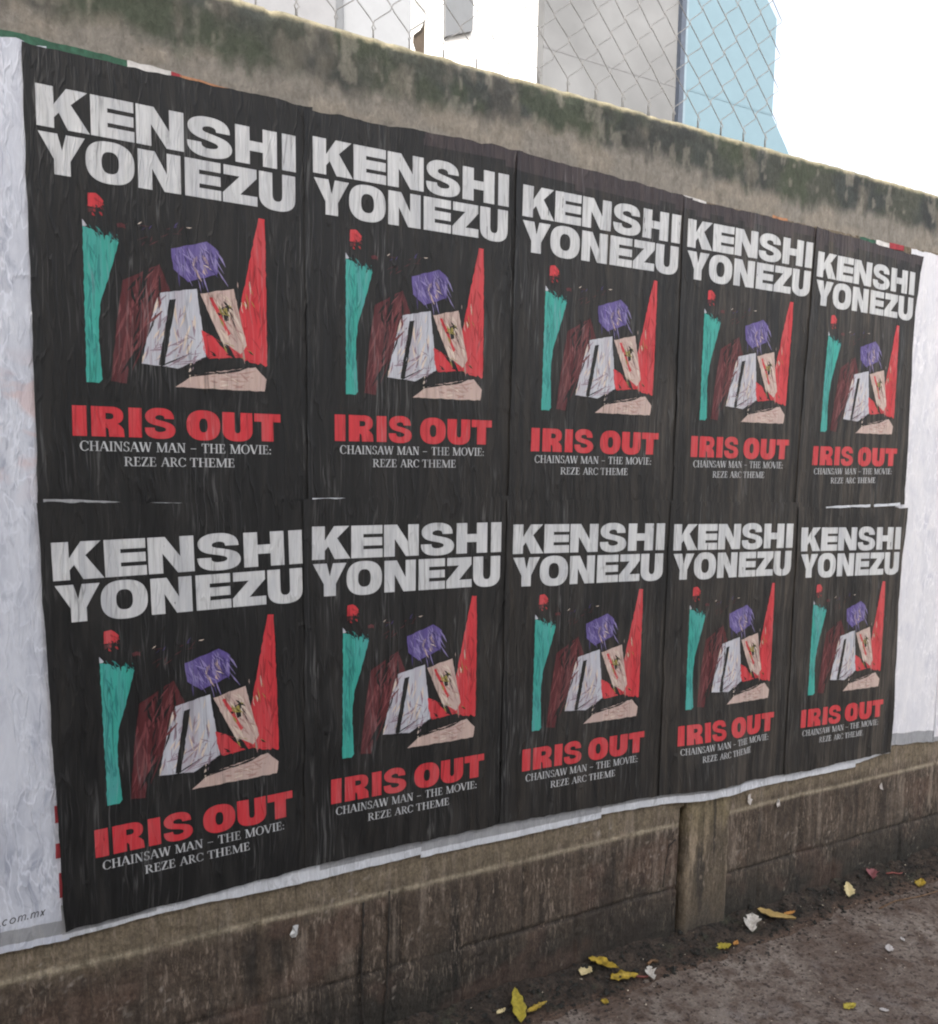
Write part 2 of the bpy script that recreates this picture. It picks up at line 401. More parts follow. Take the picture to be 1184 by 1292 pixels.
clods("pale_grit", 420, (.9, 4.2), (-1.0, -.02), (.0010, .0034), M['pale_crumb'], "pale grit sprinkled over the soil and pavement", "grit", 5, 1.6)

# ------------------------------------------------------------------ the wall
WX0, WX1 = -6.0, 14.0
def col_attr(o, cols):
    a = o.data.attributes.new("stain", 'FLOAT_COLOR', 'POINT')
    a.data.foreach_set('color', np.concatenate([cols, np.ones((len(cols), 1))], 1).astype(np.float32).ravel())
def mixc(c, col, f): return c*(1-f[..., None])+np.array(col)*f[..., None]

wall = bpy.data.objects.new("block_wall", None); COL.objects.link(wall); wall.location = (1.5, 0, 0)
tag(wall, "long grey block wall with mossy concrete beam on top, covered in posters", "wall")
dense = np.arange(-1.0, 4.6, .007)
xs = np.concatenate([np.linspace(WX0, -1.1, 12), dense, np.linspace(4.7, WX1, 24)])
zs = np.concatenate([np.arange(-.05, .60, .006), np.linspace(.66, 2.44, 8)])
X, Z = np.meshgrid(xs, zs, indexing='ij')
wob = (fbm(X*3, Z*0+.3, 41)-.5)*.016
zl = .443-.010*X+wob; zd = .222-.012*X+wob*.7
rag = vnoise(X*90, Z*90, 44)
light_j = np.exp(-((Z-zl)/.007)**2)*sstep(.25, .6, fbm(X*9, Z*9, 46)+.15)
dark_j = np.exp(-((Z-zd)/.006)**2)*sstep(.2, .55, fbm(X*6, Z*6, 47)+.1)
def heads(x, x0, step): d = np.abs(((x-x0)/step+.5) % 1-.5)*step; return np.exp(-(d/.006)**2)
w2 = (vnoise(Z*40, X*0+2, 49)-.5)*.006
hj = heads(X+w2, 1.46, .405)*(Z < zd)+heads(X+w2, 1.665, .405)*((Z > zd) & (Z < zl))+heads(X+w2, 1.60, .405)*(Z > zl)*.8
# stains
c = np.empty(X.shape+(3,)); c[:] = (0.078, 0.059, 0.045)
zz = Z+(fbm(X*11, Z*2.5, 50)-.5)*.16
c = mixc(c, (0.164, 0.132, 0.092), sstep(.40, .47, Z+(fbm(X*14, Z*5, 51)-.5)*.05))
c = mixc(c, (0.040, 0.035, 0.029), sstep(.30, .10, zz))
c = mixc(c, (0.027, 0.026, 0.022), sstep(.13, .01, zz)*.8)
drip = sstep(.60, .76, fbm(X*55, Z*3.5, 53, 3))*sstep(.10, .26, Z)*sstep(.35, .6, fbm(X*4, Z*2, 54))
c = mixc(c, (0.230, 0.187, 0.149), drip*.8)
spk = sstep(.80, .90, vnoise(X*120, Z*90, 55))*sstep(.55, .7, fbm(X*7, Z*7, 56))
c = mixc(c, (.33, .29, .25), spk*.7)
dd = sstep(.62, .78, fbm(X*30, Z*2, 57, 3))*sstep(.5, .3, Z)
c = mixc(c, (.022, .020, .018), dd*.85)
dd2 = sstep(.54, .68, fbm(X*9, Z*1.6, 59, 5))*sstep(.47, .36, Z); c = mixc(c, (.038, .031, .026), dd2*.8)
c = mixc(c, (.36, .31, .225), light_j*.85)
c = mixc(c, (.028, .025, .022), np.clip(dark_j+hj*.8*(Z < .41), 0, 1)*.8)
c = mixc(c, (.26, .22, .16), hj*(Z > .45)*.5)
red = sstep(.55, .7, fbm(X*5, Z*6, 58)); c = mixc(c, (.12, .072, .055), red*.35*(Z < .43))
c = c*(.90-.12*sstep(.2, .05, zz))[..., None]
disp = .004*fbm(X*9, Z*9, 60)+.0035*vnoise(X*60, Z*60, 61)+.004*light_j*0+.006*dark_j+.006*hj
disp = np.where(Z < .60, disp, .002)
rec = sstep(1.875, 1.893, X)*sstep(1.915, 1.90, X)*(Z < .48)      # raked joint left of the pilaster
disp = disp+rec*.03
c = mixc(c, (.022, .02, .018), rec*.7)  # the recess's shadow is also painted into its colour
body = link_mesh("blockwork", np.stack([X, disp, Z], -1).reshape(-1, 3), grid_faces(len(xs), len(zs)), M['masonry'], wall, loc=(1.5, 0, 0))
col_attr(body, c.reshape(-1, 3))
bm = bmesh.new(); bm_box(bm, WX0, WX1, .03, .20, -.05, 2.44)
core = link_bm("wall_core", bm, M['masonry'], wall, (1.5, 0, 0))
col_attr(core, np.tile([[.2, .18, .15]], (8, 1)))

# beam on top of the wall, with a worn arris, painted pale as a sunlit edge
prof = [(2.435, .0)]+[(z, .0) for z in np.arange(2.445, 2.648, .006)]+[(2.652, .003), (2.657, .008), (2.662, .015), (2.664, .03), (2.664, .17), (2.655, .195), (2.435, .20)]
pz = np.array([q[0] for q in prof]); py = np.array([q[1] for q in prof])
X = np.repeat(xs[:, None], len(pz), 1); Z = np.repeat(pz[None, :], len(xs), 0); Yb = np.repeat(py[None, :], len(xs), 0)
chip = (fbm(X*26, X*0, 71)-.5)*.006*sstep(2.62, 2.655, Z)+(fbm(X*1.4, X*0, 72)-.5)*.006*sstep(2.5, 2.66, Z)
front = (Yb < .02)
dy = np.where(front, .003*fbm(X*12, Z*12, 73)+.002*vnoise(X*70, Z*70, 74)+.006*sstep(.6, .75, fbm(X*18, Z*18, 75))*sstep(2.6, 2.65, Z), 0)
Zb = Z+np.where(Z > 2.6, chip, 0)-.010*np.clip((X-1.0)/3, -2, 5)*sstep(2.45, 2.66, Z)*.9
c = np.empty(X.shape+(3,)); c[:] = (.212, .194, .168)
c = mixc(c, (.25, .22, .18), sstep(.45, .65, fbm(X*7, Z*14, 70))*.7)
edge = 2.520+(fbm(X*2.6, X*0+.2, 76)-.5)*.07+(fbm(X*17, X*0, 77)-.5)*.035
mossf = sstep(-.02, .035, Z-edge+(fbm(X*38, Z*16, 78, 5)-.5)*.055)
moss = np.empty_like(c); moss[:] = (.070, .074, .060)
moss = mixc(moss, (.056, .062, .058), sstep(.40, .60, fbm(X*5, Z*4, 79, 5)))
moss = mixc(moss, (.062, .074, .050), sstep(.46, .62, fbm(X*7+4, Z*9, 80, 5))*.7)
moss = mixc(moss, (.155, .143, .118), sstep(.56, .70, fbm(X*13, Z*7, 81, 5))*.75)
moss = mixc(moss, (.040, .043, .044), sstep(.50, .66, fbm(X*8+7, Z*4, 82, 5))*.7)
c = c*(1-mossf[..., None])+moss*mossf[..., None]
spots = sstep(.62, .74, fbm(X*45, Z*40, 83, 4)); c = mixc(c, (.12, .115, .10), spots*.25)
c = mixc(c, (.26, .24, .20), sstep(.62, .72, fbm(X*34+3, Z*16, 86, 4))*mossf*.45)
c = mixc(c, (.33, .29, .19), sstep(2.641, 2.649, Z+(vnoise(X*50, X*0, 84)-.5)*.006)*(.55+.45*vnoise(X*30, Z*0, 85)))
beam = link_mesh("concrete_beam", np.stack([X, Yb+dy, Zb], -1).reshape(-1, 3), grid_faces(len(xs), len(pz)), M['beam'], wall, loc=(1.5, 0, 2.435))
col_attr(beam, c.reshape(-1, 3))

# pilaster showing below the posters
px = np.array([1.896, 1.8965, 1.899, 1.903]+list(np.arange(1.91, 2.085, .006))+[2.090, 2.094, 2.0965, 2.097]); pd = np.array([.03, .0, -.012, -.018]+[-.02]*(len(px)-8)+[-.018, -.012, .0, .03])
pzs = np.arange(-.03, .518, .006)
PX, PZ = np.meshgrid(px, pzs, indexing='ij'); PD = np.repeat(pd[:, None], len(pzs), 1)
PD = PD+(PD < 0)*(.005*fbm(PX*16, PZ*10, 91)+.003*vnoise(PX*80, PZ*40, 92))
PX = PX+(vnoise(PZ*22, PX*0, 93)-.5)*.005
topw = (fbm(PX*20, PX*0, 94)-.5)*.02; PZ2 = PZ+sstep(.45, .515, PZ)*topw*.5
c = np.empty(PX.shape+(3,)); c[:] = (0.090, 0.072, 0.052)
c = mixc(c, (0.221, 0.174, 0.123), sstep(.5, .68, fbm(PX*60, PZ*5, 95))*sstep(.08, .3, PZ))
c = mixc(c, (0.168, 0.136, 0.080), sstep(.34, .47, PZ+(fbm(PX*30, PZ*10, 98)-.5)*.1)*.7)
c = mixc(c, (.05, .044, .038), sstep(.16, .0, PZ+(fbm(PX*20, PZ*8, 96)-.5)*.15)*.85)
c = mixc(c, (.03, .027, .024), sstep(.64, .76, fbm(PX*45, PZ*4, 97))*.7)
F = grid_faces(len(px), len(pzs)).tolist()
V = np.stack([PX, PD, PZ2], -1).reshape(-1, 3).tolist()
nz_ = len(pzs); tops = [i*nz_+nz_-1 for i in range(len(px))]
F.append(tops)
pil = link_mesh("pilaster", V, F, M['masonry'], wall, loc=(1.996, 0, 0), smooth=True)
col_attr(pil, c.reshape(-1, 3))

# dark cracks and tar runs on the blockwork
def crack(pts, w):
    bm = bmesh.new(); P = []
    for (x, z) in pts: P.append((x, -.0005, z))
    Q = []
    for a, b in zip(P, P[1:]):
        for k in range(6):
            t = k/6; Q.append((a[0]+(b[0]-a[0])*t+random.uniform(-.0025, .0025), a[1], a[2]+(b[2]-a[2])*t))
    Q.append(P[-1])
    tube(bm, Q, [w*random.uniform(.5, 1.2) for _ in Q], 6)
    return link_bm("tar_run", bm, M['clod'], wall, (P[0][0], 0, P[-1][2]), True)
crack([(.742, .425), (.74, .33), (.738, .2), (.742, .06)], .0035)
crack([(.818, .44), (.815, .3), (.812, .18), (.806, .05)], .003)
crack([(1.86, .375), (1.835, .36), (1.822, .30), (1.812, .22)], .0022)

# ------------------------------------------------------------------ paper surface
def wr(x, z):
    """how far the pasted paper stands off the wall, in metres (creases run down the wall)"""
    x = np.asarray(x, float); z = np.asarray(z, float)
    sl = x+.05*np.sin(z*2.1+x)*.3+.016*(fbm(x*6, z*5, 111, 3)-.5)
    n1 = fbm(sl/.035, z/.55, 101, 2); n2 = vnoise(sl/.014, z/.30, 103)
    rid = np.abs(fbm(sl/.05+3, z/.8, 105, 2)-.5)*2
    amt = .45+.9*vnoise(x/.35, z/.35, 107)+1.1*sstep(.9, 2.5, x)
    bump = .025*np.exp(-((x-1.996)/.15)**4)*sstep(.95, .50, z)
    return (.0008*n1+.0004*n2+.0020*np.clip(.22-rid, 0, 1)/.22*.6)*amt+bump

WARP = {
"T0":((0.0002,2.3801),(0.9951,0.0011),(-0.0038,0.9937),(-0.0107,-0.0004)),
"T1":((0.5969,2.3891),(0.9954,0.0091),(-0.0107,0.9986),(0.0045,0.0018)),
"T2":((1.1969,2.3776),(1.0291,0.0058),(0.0091,0.9995),(0.0114,0.0050)),
"T3":((1.7998,2.3762),(1.0192,0.0076),(0.0002,1.0036),(0.0662,0.0054)),
"T4":((2.3931,2.3570),(0.9566,-0.0145),(0.0365,1.0013),(-0.0765,-0.0332)),
"B0":((0.0044,1.4254),(1.0091,0.0291),(-0.0314,1.0025),(0.0002,-0.0029)),
"B1":((0.5934,1.4490),(0.9929,0.0034),(-0.0013,1.0001),(-0.0083,-0.0003)),
"B2":((1.1859,1.4435),(1.0112,-0.0115),(0.0032,1.0023),(0.0122,0.0030)),
"B3":((1.7873,1.4335),(0.9829,-0.0140),(0.0038,1.0032),(-0.0003,0.0015)),
"B4":((2.3768,1.4111),(0.9976,-0.0171),(0.0031,0.9992),(-0.0202,0.0182)),
}
def warp(n, u, v):
    a, b, c, d = WARP[n]
    return a[0]+b[0]*u+c[0]*v+d[0]*u*v, a[1]+b[1]*u+c[1]*v+d[1]*u*v

# ------------------------------------------------------------------ lettering: outlines in an em of height 1
def superellipse(cx, cy, a, b, n, k=40):
    out = []
    for i in range(k):
        t = 2*math.pi*i/k; ct, st = math.cos(t), math.sin(t)
        out.append((cx+a*math.copysign(abs(ct)**(2/n), ct), cy+b*math.copysign(abs(st)**(2/n), st)))
    return out
def stroke(path, widths, cap=True):
    """polygon round a centre line with a width at every point"""
    L = []; Rr = []
    for i, (x, y) in enumerate(path):
        x0, y0 = path[max(i-1, 0)]; x1, y1 = path[min(i+1, len(path)-1)]
        d = math.hypot(x1-x0, y1-y0) or 1; nx, ny = -(y1-y0)/d, (x1-x0)/d
        w = widths[i] if isinstance(widths, list) else widths
        L.append((x+nx*w/2, y+ny*w/2)); Rr.append((x-nx*w/2, y-ny*w/2))
    return L+Rr[::-1]
def catmull(P, k=6):
    out = []; Q = [P[0]]+list(P)+[P[-1]]
    for i in range(1, len(Q)-2):
        p0, p1, p2, p3 = Q[i-1], Q[i], Q[i+1], Q[i+2]
        for j in range(k):
            t = j/k
            out.append(tuple(.5*((2*p1[d])+(-p0[d]+p2[d])*t+(2*p0[d]-5*p1[d]+4*p2[d]-p3[d])*t*t+(-p0[d]+3*p1[d]-3*p2[d]+p3[d])*t**3) for d in range(len(p1))))
    out.append(P[-1]); return out

def glyph(ch, w, s, hb, nx=2.5):
    """heavy grotesque letter: list of (outline, holes). w width, s stem, hb bar thickness (em height 1)"""
    if ch == 'I': return [([(0,0),(w,0),(w,1),(0,1)], [])]
    if ch == 'H':
        m0, m1 = .5-hb/2, .5+hb/2
        return [([(0,0),(s,0),(s,m0),(w-s,m0),(w-s,0),(w,0),(w,1),(w-s,1),(w-s,m1),(s,m1),(s,1),(0,1)], [])]
    if ch == 'E':
        m0, m1 = .5-hb*.48, .5+hb*.48; k = w*.985
        return [([(0,0),(w,0),(w,hb),(s,hb),(s,m0),(k,m0),(k,m1),(s,m1),(s,1-hb),(w*.99,1-hb),(w*.99,1),(0,1)], [])]
    if ch == 'N':
        return [([(0,0),(s*.93,0),(s*.93,.55),(w-s*1.12,0),(w,0),(w,1),(w-s*.93,1),(w-s*.93,.45),(s*1.12,1),(0,1)], [])]
    if ch == 'Z':
        return [([(0,0),(w,0),(w,hb),(w*.50,hb),(w*.985,1-hb*.95),(w*.985,1),(w*.03,1),(w*.03,1-hb),(w*.49,1-hb),(0,hb*.95)], [])]
    if ch == 'K':
        return [([(0,0),(s,0),(s,.26),(s*1.28,.39),(w-s*1.27,0),(w,0),(s*1.98,.63),(w*.965,1),(w*.965-s*1.22,1),(s,.57),(s,1),(0,1)], [])]
    if ch == 'Y':
        c = w/2
        return [([(c-s/2,0),(c+s/2,0),(c+s/2,.37),(w,1),(w-s*1.16,1),(c,.60),(s*1.16,1),(0,1),(c-s/2,.37)], [])]
    if ch == 'T':
        c = w/2
        return [([(c-s/2,0),(c+s/2,0),(c+s/2,1-hb),(w,1-hb),(w,1),(0,1),(0,1-hb),(c-s/2,1-hb)], [])]
    if ch == 'O':
        return [(superellipse(w/2,.5,w/2,.53,nx,56), [superellipse(w/2,.5,w/2-s*1.0,.53-hb*.98,nx,40)])]
    if ch == 'U':
        o = [(0,1)]; r = w/2
        o += [(w/2+ (w/2)*(-abs(math.cos(t))**(2/nx) if math.cos(t) < 0 else abs(math.cos(t))**(2/nx)), .38-.41*abs(math.sin(t))**(2/nx)) for t in [math.pi+math.pi*i/24 for i in range(25)]]
        o += [(w,1),(w-s,1)]
        a = w/2-s
        o += [(w/2+a*(-abs(math.cos(t))**(2/nx) if math.cos(t) < 0 else abs(math.cos(t))**(2/nx)), .42-(.45-hb)*abs(math.sin(t))**(2/nx)) for t in [2*math.pi-math.pi*i/18 for i in range(19)]]
        o += [(s,1)]
        return [(o, [])]
    if ch == 'R':
        rr = .5; y0 = .44
        def half(cx, cy, a, b, n=20): return [(cx+a*abs(math.cos(t))**(2/2.4), cy+b*math.copysign(abs(math.sin(t))**(2/2.4), math.sin(t))) for t in [-math.pi/2+math.pi*i/n for i in range(n+1)]]
        ww = w*.97
        o = [(0,0),(s,0),(s,.30),(s*1.02,.30),(w*.62-s*.35,.30),(w*.64-s*.3,.24),(w*.66-s*.30,0),(w,0),(w*.975,.26),(w*.90,.36),(w*.84,.405)]
        o += half(ww*.62, .71, ww*.38, .29)[3:]+[(0,1)]
        h = half(ww*.56, .685, ww*.135, .105)
        return [(o, [[(s, .58)]+h[0:]+[(s, .79)]])]
    if ch == 'S':
        up = [(.955,.665),(.935,.80),(.85,.93),(.68,1.01),(.48,1.03),(.28,1.01),(.12,.93),(.03,.81),(.03,.66),(.11,.54),(.25,.465),(.43,.42),(.57,.385),(.66,.345),(.685,.29),(.64,.235),(.50,.205),(.38,.225),(.325,.275),(.315,.345)]
        lo = [(.0,.345),(.02,.20),(.10,.075),(.26,-.005),(.50,-.03),(.74,-.005),(.90,.07),(.985,.19),(.99,.33),(.92,.45),(.79,.525),(.60,.58),(.45,.615),(.36,.65),(.34,.70),(.37,.755),(.48,.79),(.58,.775),(.63,.735),(.645,.665)]
        t = .30-hb; adj = lambda P: [(x*w, y) for x, y in catmull(P, 3)]
        return [(adj(up)+adj(lo), [])]

class Print:
    """flat printing on a sheet, in the sheet's (u, v): polygons with a material and a layer, cut up so that they follow the creases"""
    def __init__(s): s.bm = bmesh.new(); s.k = 0
    def poly(s, outer, holes=(), mi=0, layer=0.0):
        loops = [outer]+list(holes)
        tri = tessellate_polygon([[Vector((p[0], p[1], 0)) for p in l] for l in loops])
        flat = [p for l in loops for p in l]
        vs = [s.bm.verts.new((p[0], p[1], layer)) for p in flat]
        for t in tri:
            try:
                a, b, c = (Vector(flat[i]) for i in t)
                if abs((b-a).cross(c-a)) < 1e-10: continue
                f = s.bm.faces.new([vs[i] for i in t]); f.material_index = mi
            except ValueError: pass
    def word(s, text, spans, v0, v1, st, hb, mi=0, nx=2.5):
        h = v1-v0
        for ch, (u0, u1) in zip(text, spans):
            for o, hs in glyph(ch, (u1-u0)/h, st, hb, nx):
                m = lambda p: (u0+p[0]*h, v0+p[1]*h)
                s.poly([m(p) for p in o], [[m(p) for p in q] for q in hs], mi)
    def cut(s, du=.006, dv=.024):
        cs = [v.co for v in s.bm.verts]
        for ax, st in ((0, du), (1, dv)):
            lo = min(c[ax] for c in cs); hi = max(c[ax] for c in cs)
            x = math.floor(lo/st)*st+st
            while x < hi:
                no = (1, 0, 0) if ax == 0 else (0, 1, 0); co = (x, 0, 0) if ax == 0 else (0, x, 0)
                bmesh.ops.bisect_plane(s.bm, geom=s.bm.verts[:]+s.bm.edges[:]+s.bm.faces[:], plane_co=co, plane_no=no, dist=1e-7)
                x += st
        for f in s.bm.faces:
            if f.normal.z < 0: f.normal_flip()
        s.bm.verts.index_update()
        s.v = np.array([v.co[:] for v in s.bm.verts]); s.f = [[v.index for v in f.verts] for f in s.bm.faces]; s.mi = [f.material_index for f in s.bm.faces]
        s.bm.free(); return s

# serif capitals as separate strokes (thin, thick and bracket bars)
def serif(ch):
    tn, tk, sf = .055, .15, .045
    B = []
    def v(x, w, y0=0, y1=1): B.append([(x-w/2,y0),(x+w/2,y0),(x+w/2,y1),(x-w/2,y1)])
    def h(x0, x1, y, t=sf): B.append([(x0,y-t/2),(x1,y-t/2),(x1,y+t/2),(x0,y+t/2)])
    def d(x0, y0, x1, y1, w): B.append([(x0-w/2,y0),(x0+w/2,y0),(x1+w/2,y1),(x1-w/2,y1)])
    def se(x, y, w=.17): h(x-w, x+w, y+(sf/2 if y < .5 else -sf/2))
    def arc(cx, cy, a, b, t0, t1, thick, n=16):
        for i in range(n):
            q = []
            for k, rr in ((i, 0), (i+1, 0), (i+1, 1), (i, 1)):
                t = math.radians(t0+(t1-t0)*k/n); w = tn+(thick-tn)*abs(math.cos(t))
                ra, rb = (a, b) if rr == 0 else (a-w, b-tn*1.1)
                q.append((cx+ra*math.cos(t), cy+rb*math.sin(t)))
            B.append(q)
    if ch == 'I': v(.2, tk); se(.2, 0); se(.2, 1); return B, .40
    if ch == 'H':
        for x in (.2, .72): v(x, tk); se(x, 0); se(x, 1)
        h(.2, .72, .52); return B, .92
    if ch == 'N':
        v(.17, tn+.01); v(.72, tn+.01); d(.70, 0, .19, 1, tk+.03); se(.17, 0, .14); h(.02, .2, .977); se(.72, 1, .14); return B, .90
    if ch == 'M':
        v(.16, tn+.01); v(.94, tk); d(.53, 0, .20, 1, tk+.02); d(.53, 0, .90, 1, tn+.02); se(.16, 0, .13); se(.94, 0); h(.01, .2, .977); h(.9, 1.1, .977); return B, 1.12
    if ch == 'A': d(.08, 0, .40, 1, tn+.02); d(.74, 0, .42, 1, tk+.03); h(.2, .62, .33); se(.08, 0, .12); se(.73, 0, .15); return B, .86
    if ch == 'V': d(.43, 0, .10, 1, tk+.03); d(.45, 0, .76, 1, tn+.02); se(.12, 1, .15); se(.74, 1, .12); return B, .86
    if ch == 'W':
        d(.34, 0, .10, 1, tk+.02); d(.36, 0, .60, 1, tn+.02); d(.84, 0, .60, 1, tk+.02); d(.86, 0, 1.08, 1, tn+.02); se(.12, 1, .14); se(1.06, 1, .12); se(.6, 1, .12); return B, 1.2
    if ch == 'T': v(.38, tk); se(.38, 0); h(.02, .74, .972, .055); v(.045, .05, .72, .95); v(.715, .05, .72, .95); return B, .76
    if ch == 'E': v(.2, tk); h(.03, .64, .028, .055); h(.03, .60, .972, .055); h(.2, .5, .52); v(.615, .05, .05, .28); v(.575, .05, .74, .95); v(.49, .045, .40, .64); return B, .70
    if ch == 'Z': d(.12, .03, .54, .97, tk+.03); h(.04, .66, .028, .055); h(.06, .64, .972, .055); v(.635, .05, .05, .27); v(.085, .05, .74, .95); return B, .70
    if ch == 'C': arc(.45, .5, .42, .52, 42, 318, tk+.02, 22); v(.76, .05, .66, .97); v(.76, .04, .08, .25); return B, .84
    if ch == 'O': arc(.46, .5, .44, .52, 0, 360, tk+.02, 28); return B, .92
    if ch == 'R': v(.2, tk); se(.2, 0); h(.03, .42, .972, .055); arc(.40, .745, .28, .25, -90, 90, tk, 12); h(.2, .42, .51); d(.74, 0, .40, .50, tk+.02); se(.76, 0, .1); return B, .84
    if ch == 'S': arc(.30, .745, .25, .27, 20, 265, tk-.02, 14); arc(.30, .26, .27, .27, -160, 85, tk-.02, 14); v(.53, .05, .72, .96); v(.05, .05, .04, .30); return B, .62
    if ch == '-': h(.05, .62, .42, .06); return B, .66
    if ch == ':': v(.14, .13, .0, .14); v(.14, .13, .44, .58); return B, .28
    return B, .35
def serif_word(pr, text, u0, u1, v0, v1):
    adv = [serif(ch) for ch in text]; tot = sum(a for _, a in adv); h = v1-v0; k = (u1-u0)/tot; x = u0; i = 0
    for B, a in adv:
        for q in B:
            pr.poly([(x+p[0]*k, v0+p[1]*h) for p in q], (), 0, (i % 4)*.00006); i += 1
        x += a*k

title = Print()
title.word("KENSHI", [(-.001,.1017),(.1039,.1916),(.1955,.2967),(.3035,.4047),(.4121,.5102),(.5224,.556)], -.0838, 0, .40, .265)
title.word("YONEZU", [(.001,.0912),(.0916,.1902),(.1974,.2883),(.2974,.3781),(.3818,.462),(.4664,.5539)], -.1780, -.0945, .38, .26)
title.cut()
song = Print()
song.word("IRIS", [(.0500,.0783),(.0878,.1555),(.1648,.1922),(.1988,.2651)], -.7268, -.6607, .44, .31, 0, 2.4)
song.word("OUT", [(.2900,.3662),(.3716,.4425),(.4470,.5105)], -.7278, -.6617, .43, .29, 0, 2.4)
song.cut()
sub = Print()
for tx, a, b in (("CHAINSAW", .0627, .2130), ("MAN", .2220, .2876), ("-", .2970, .3115), ("THE", .3226, .3783), ("MOVIE:", .3877, .4880)): serif_word(sub, tx, a, b, -.7590, -.7375)
for tx, a, b in (("REZE", .1527, .2223), ("ARC", .2323, .2875), ("THEME", .2956, .3992)): serif_word(sub, tx, a, b, -.7918, -.7712)
sub.cut(.012, .05)

# picture on the posters: a plain cut-paper arrangement of colour fields
art = Print()
def ragged(a, b, n, amp, rng):
    out = []
    for i in range(n):
        t = i/n; out.append((a[0]+(b[0]-a[0])*t+rng.uniform(-amp, amp)*.4, a[1]+(b[1]-a[1])*t+rng.uniform(-amp, amp)))
    return out
rg = random.Random(21)
ARTM = ['teal_dark', 'red_dark', 'maroon_light', 'mauve', 'violet_dark', 'violet_light', 'beige_dark', 'teal', 'red', 'maroon', 'pale', 'violet', 'beige', 'cream', 'olive', 'soot', 'scrap_orange']
def A(m, pts, layer):
    out = []
    for (a, b) in zip(pts, pts[1:]+pts[:1]):
        n = max(1, int(math.hypot(b[0]-a[0], b[1]-a[1])/.009)); out.append(a)
        for q in range(1, n): out.append((a[0]+(b[0]-a[0])*q/n+rg.uniform(-.0011, .0011), a[1]+(b[1]-a[1])*q/n+rg.uniform(-.0011, .0011)))
    pts = out
    art.poly(pts, (), ARTM.index(m), layer*.00008)
A('teal', [(.0815,-.277)]+ragged((.09,-.279), (.150,-.297), 14, .004, rg)+[(.1544,-.2994),(.149,-.320),(.1395,-.352),(.1255,-.395),(.1145,-.430),(.109,-.470),(.1075,-.5064),(.111,-.56),(.1134,-.6012),(.106,-.6096),(.0807,-.6094),(.0812,-.45)], 0)
A('pale', [(.0812,-.262),(.086,-.268),(.0905,-.274),(.087,-.2765),(.0815,-.2765)], 1)
A('red', [(.4640,-.2037),(.4786,-.2049),(.4803,-.4051),(.4801,-.546)]+ragged((.478,-.546), (.40,-.532), 12, .004, rg)+[(.385,-.500),(.412,-.44),(.4319,-.3506)], 0)
A('red', [(.3270,-.475),(.352,-.487),(.372,-.512),(.398,-.534),(.372,-.533),(.3416,-.5396),(.331,-.52)], 1)
A('red', [(.0940,-.2055),(.1090,-.2035),(.1165,-.2085),(.1247,-.218),(.1215,-.229),(.1130,-.2335),(.0925,-.2335)], 0)
A('maroon', [(.0925,-.236),(.110,-.236),(.108,-.2445),(.1000,-.2435),(.0935,-.2465)], 0)
A('maroon', [(.150,-.262),(.160,-.259),(.1675,-.262),(.1685,-.2705),(.161,-.268),(.152,-.2695)], 0)
A('maroon', [(.160,-.382),(.238,-.338),(.264,-.405),(.199,-.525),(.164,-.6075),(.1306,-.604),(.146,-.47)], 0)
A('soot', [(.205,-.350),(.216,-.344),(.171,-.607),(.163,-.607)], 2)
A('pale', [(.232,-.402),(.3190,-.3830),(.3362,-.536),(.2729,-.5673),(.1955,-.5611)], 1)
A('violet', [(.2680,-.3450),(.2640,-.3000),(.3430,-.2740),(.3700,-.2930),(.3660,-.3450),(.3000,-.3700)], 3)
A('beige', [(.3260,-.3930),(.4030,-.3740),(.4315,-.5020),(.4170,-.5240),(.3720,-.4970)], 4)
A('red', [(.3270,-.478),(.362,-.500),(.398,-.534),(.3416,-.5396)], 2)
A('soot', [(.366,-.424),(.392,-.412),(.398,-.446),(.378,-.452)], 5)
A('olive', [(.374,-.424),(.386,-.419),(.388,-.431),(.378,-.435)], 6)
A('red', [(.346,-.400),(.354,-.398),(.394,-.478),(.388,-.484)], 6)
A('beige', [(.267,-.6093),(.3150,-.5760),(.4519,-.5523),(.4779,-.5790),(.4727,-.6083)], 0)
A('soot', [(.258,-.414),(.272,-.411),(.244,-.563),(.232,-.562)], 5)
def inside(p, P):
    c = False
    for (x0, y0), (x1, y1) in zip(P, P[1:]+P[:1]):
        if (y0 > p[1]) != (y1 > p[1]) and p[0] < (x1-x0)*(p[1]-y0)/(y1-y0)+x0: c = not c
    return c
SK = [0]
def strokes(P, mats, n, ang, ln, w, layer, out=0.0):
    """dry brush strokes filling a field: each a thin tapering blade lying inside the outline (or running out of it by OUT)"""
    us = [p[0] for p in P]; vs = [p[1] for p in P]; made = 0; tries = 0
    while made < n and tries < n*40:
        tries += 1
        a = (rg.uniform(min(us), max(us)), rg.uniform(min(vs), max(vs))); t = ang+rg.gauss(0, .28); l = ln*rg.uniform(.4, 1.3)
        b = (a[0]+math.cos(t)*l, a[1]+math.sin(t)*l)
        if not inside(a, P) or not (inside(b, P) or rg.random() < out): continue
        d = l or 1; ww = w*rg.uniform(.4, 1.3)/2; nx, ny = -(b[1]-a[1])/d*ww, (b[0]-a[0])/d*ww
        mx, my = (a[0]+b[0])/2+rg.uniform(-1, 1)*nx, (a[1]+b[1])/2+rg.uniform(-1, 1)*ny
        SK[0] += 1
        art.poly([(a[0]+nx*.3, a[1]+ny*.3), (a[0]-nx*.3, a[1]-ny*.3), (mx-nx, my-ny), (b[0]-nx*.15, b[1]-ny*.15), (b[0]+nx*.15, b[1]+ny*.15), (mx+nx, my+ny)], (), ARTM.index(rg.choice(mats)), layer*.00008+(SK[0] % 14)*.000011)
        made += 1
strokes([(.084,-.285),(.148,-.300),(.128,-.38),(.108,-.45),(.106,-.60),(.083,-.60)], ['teal_dark', 'teal'], 40, -1.45, .06, .006, .4)
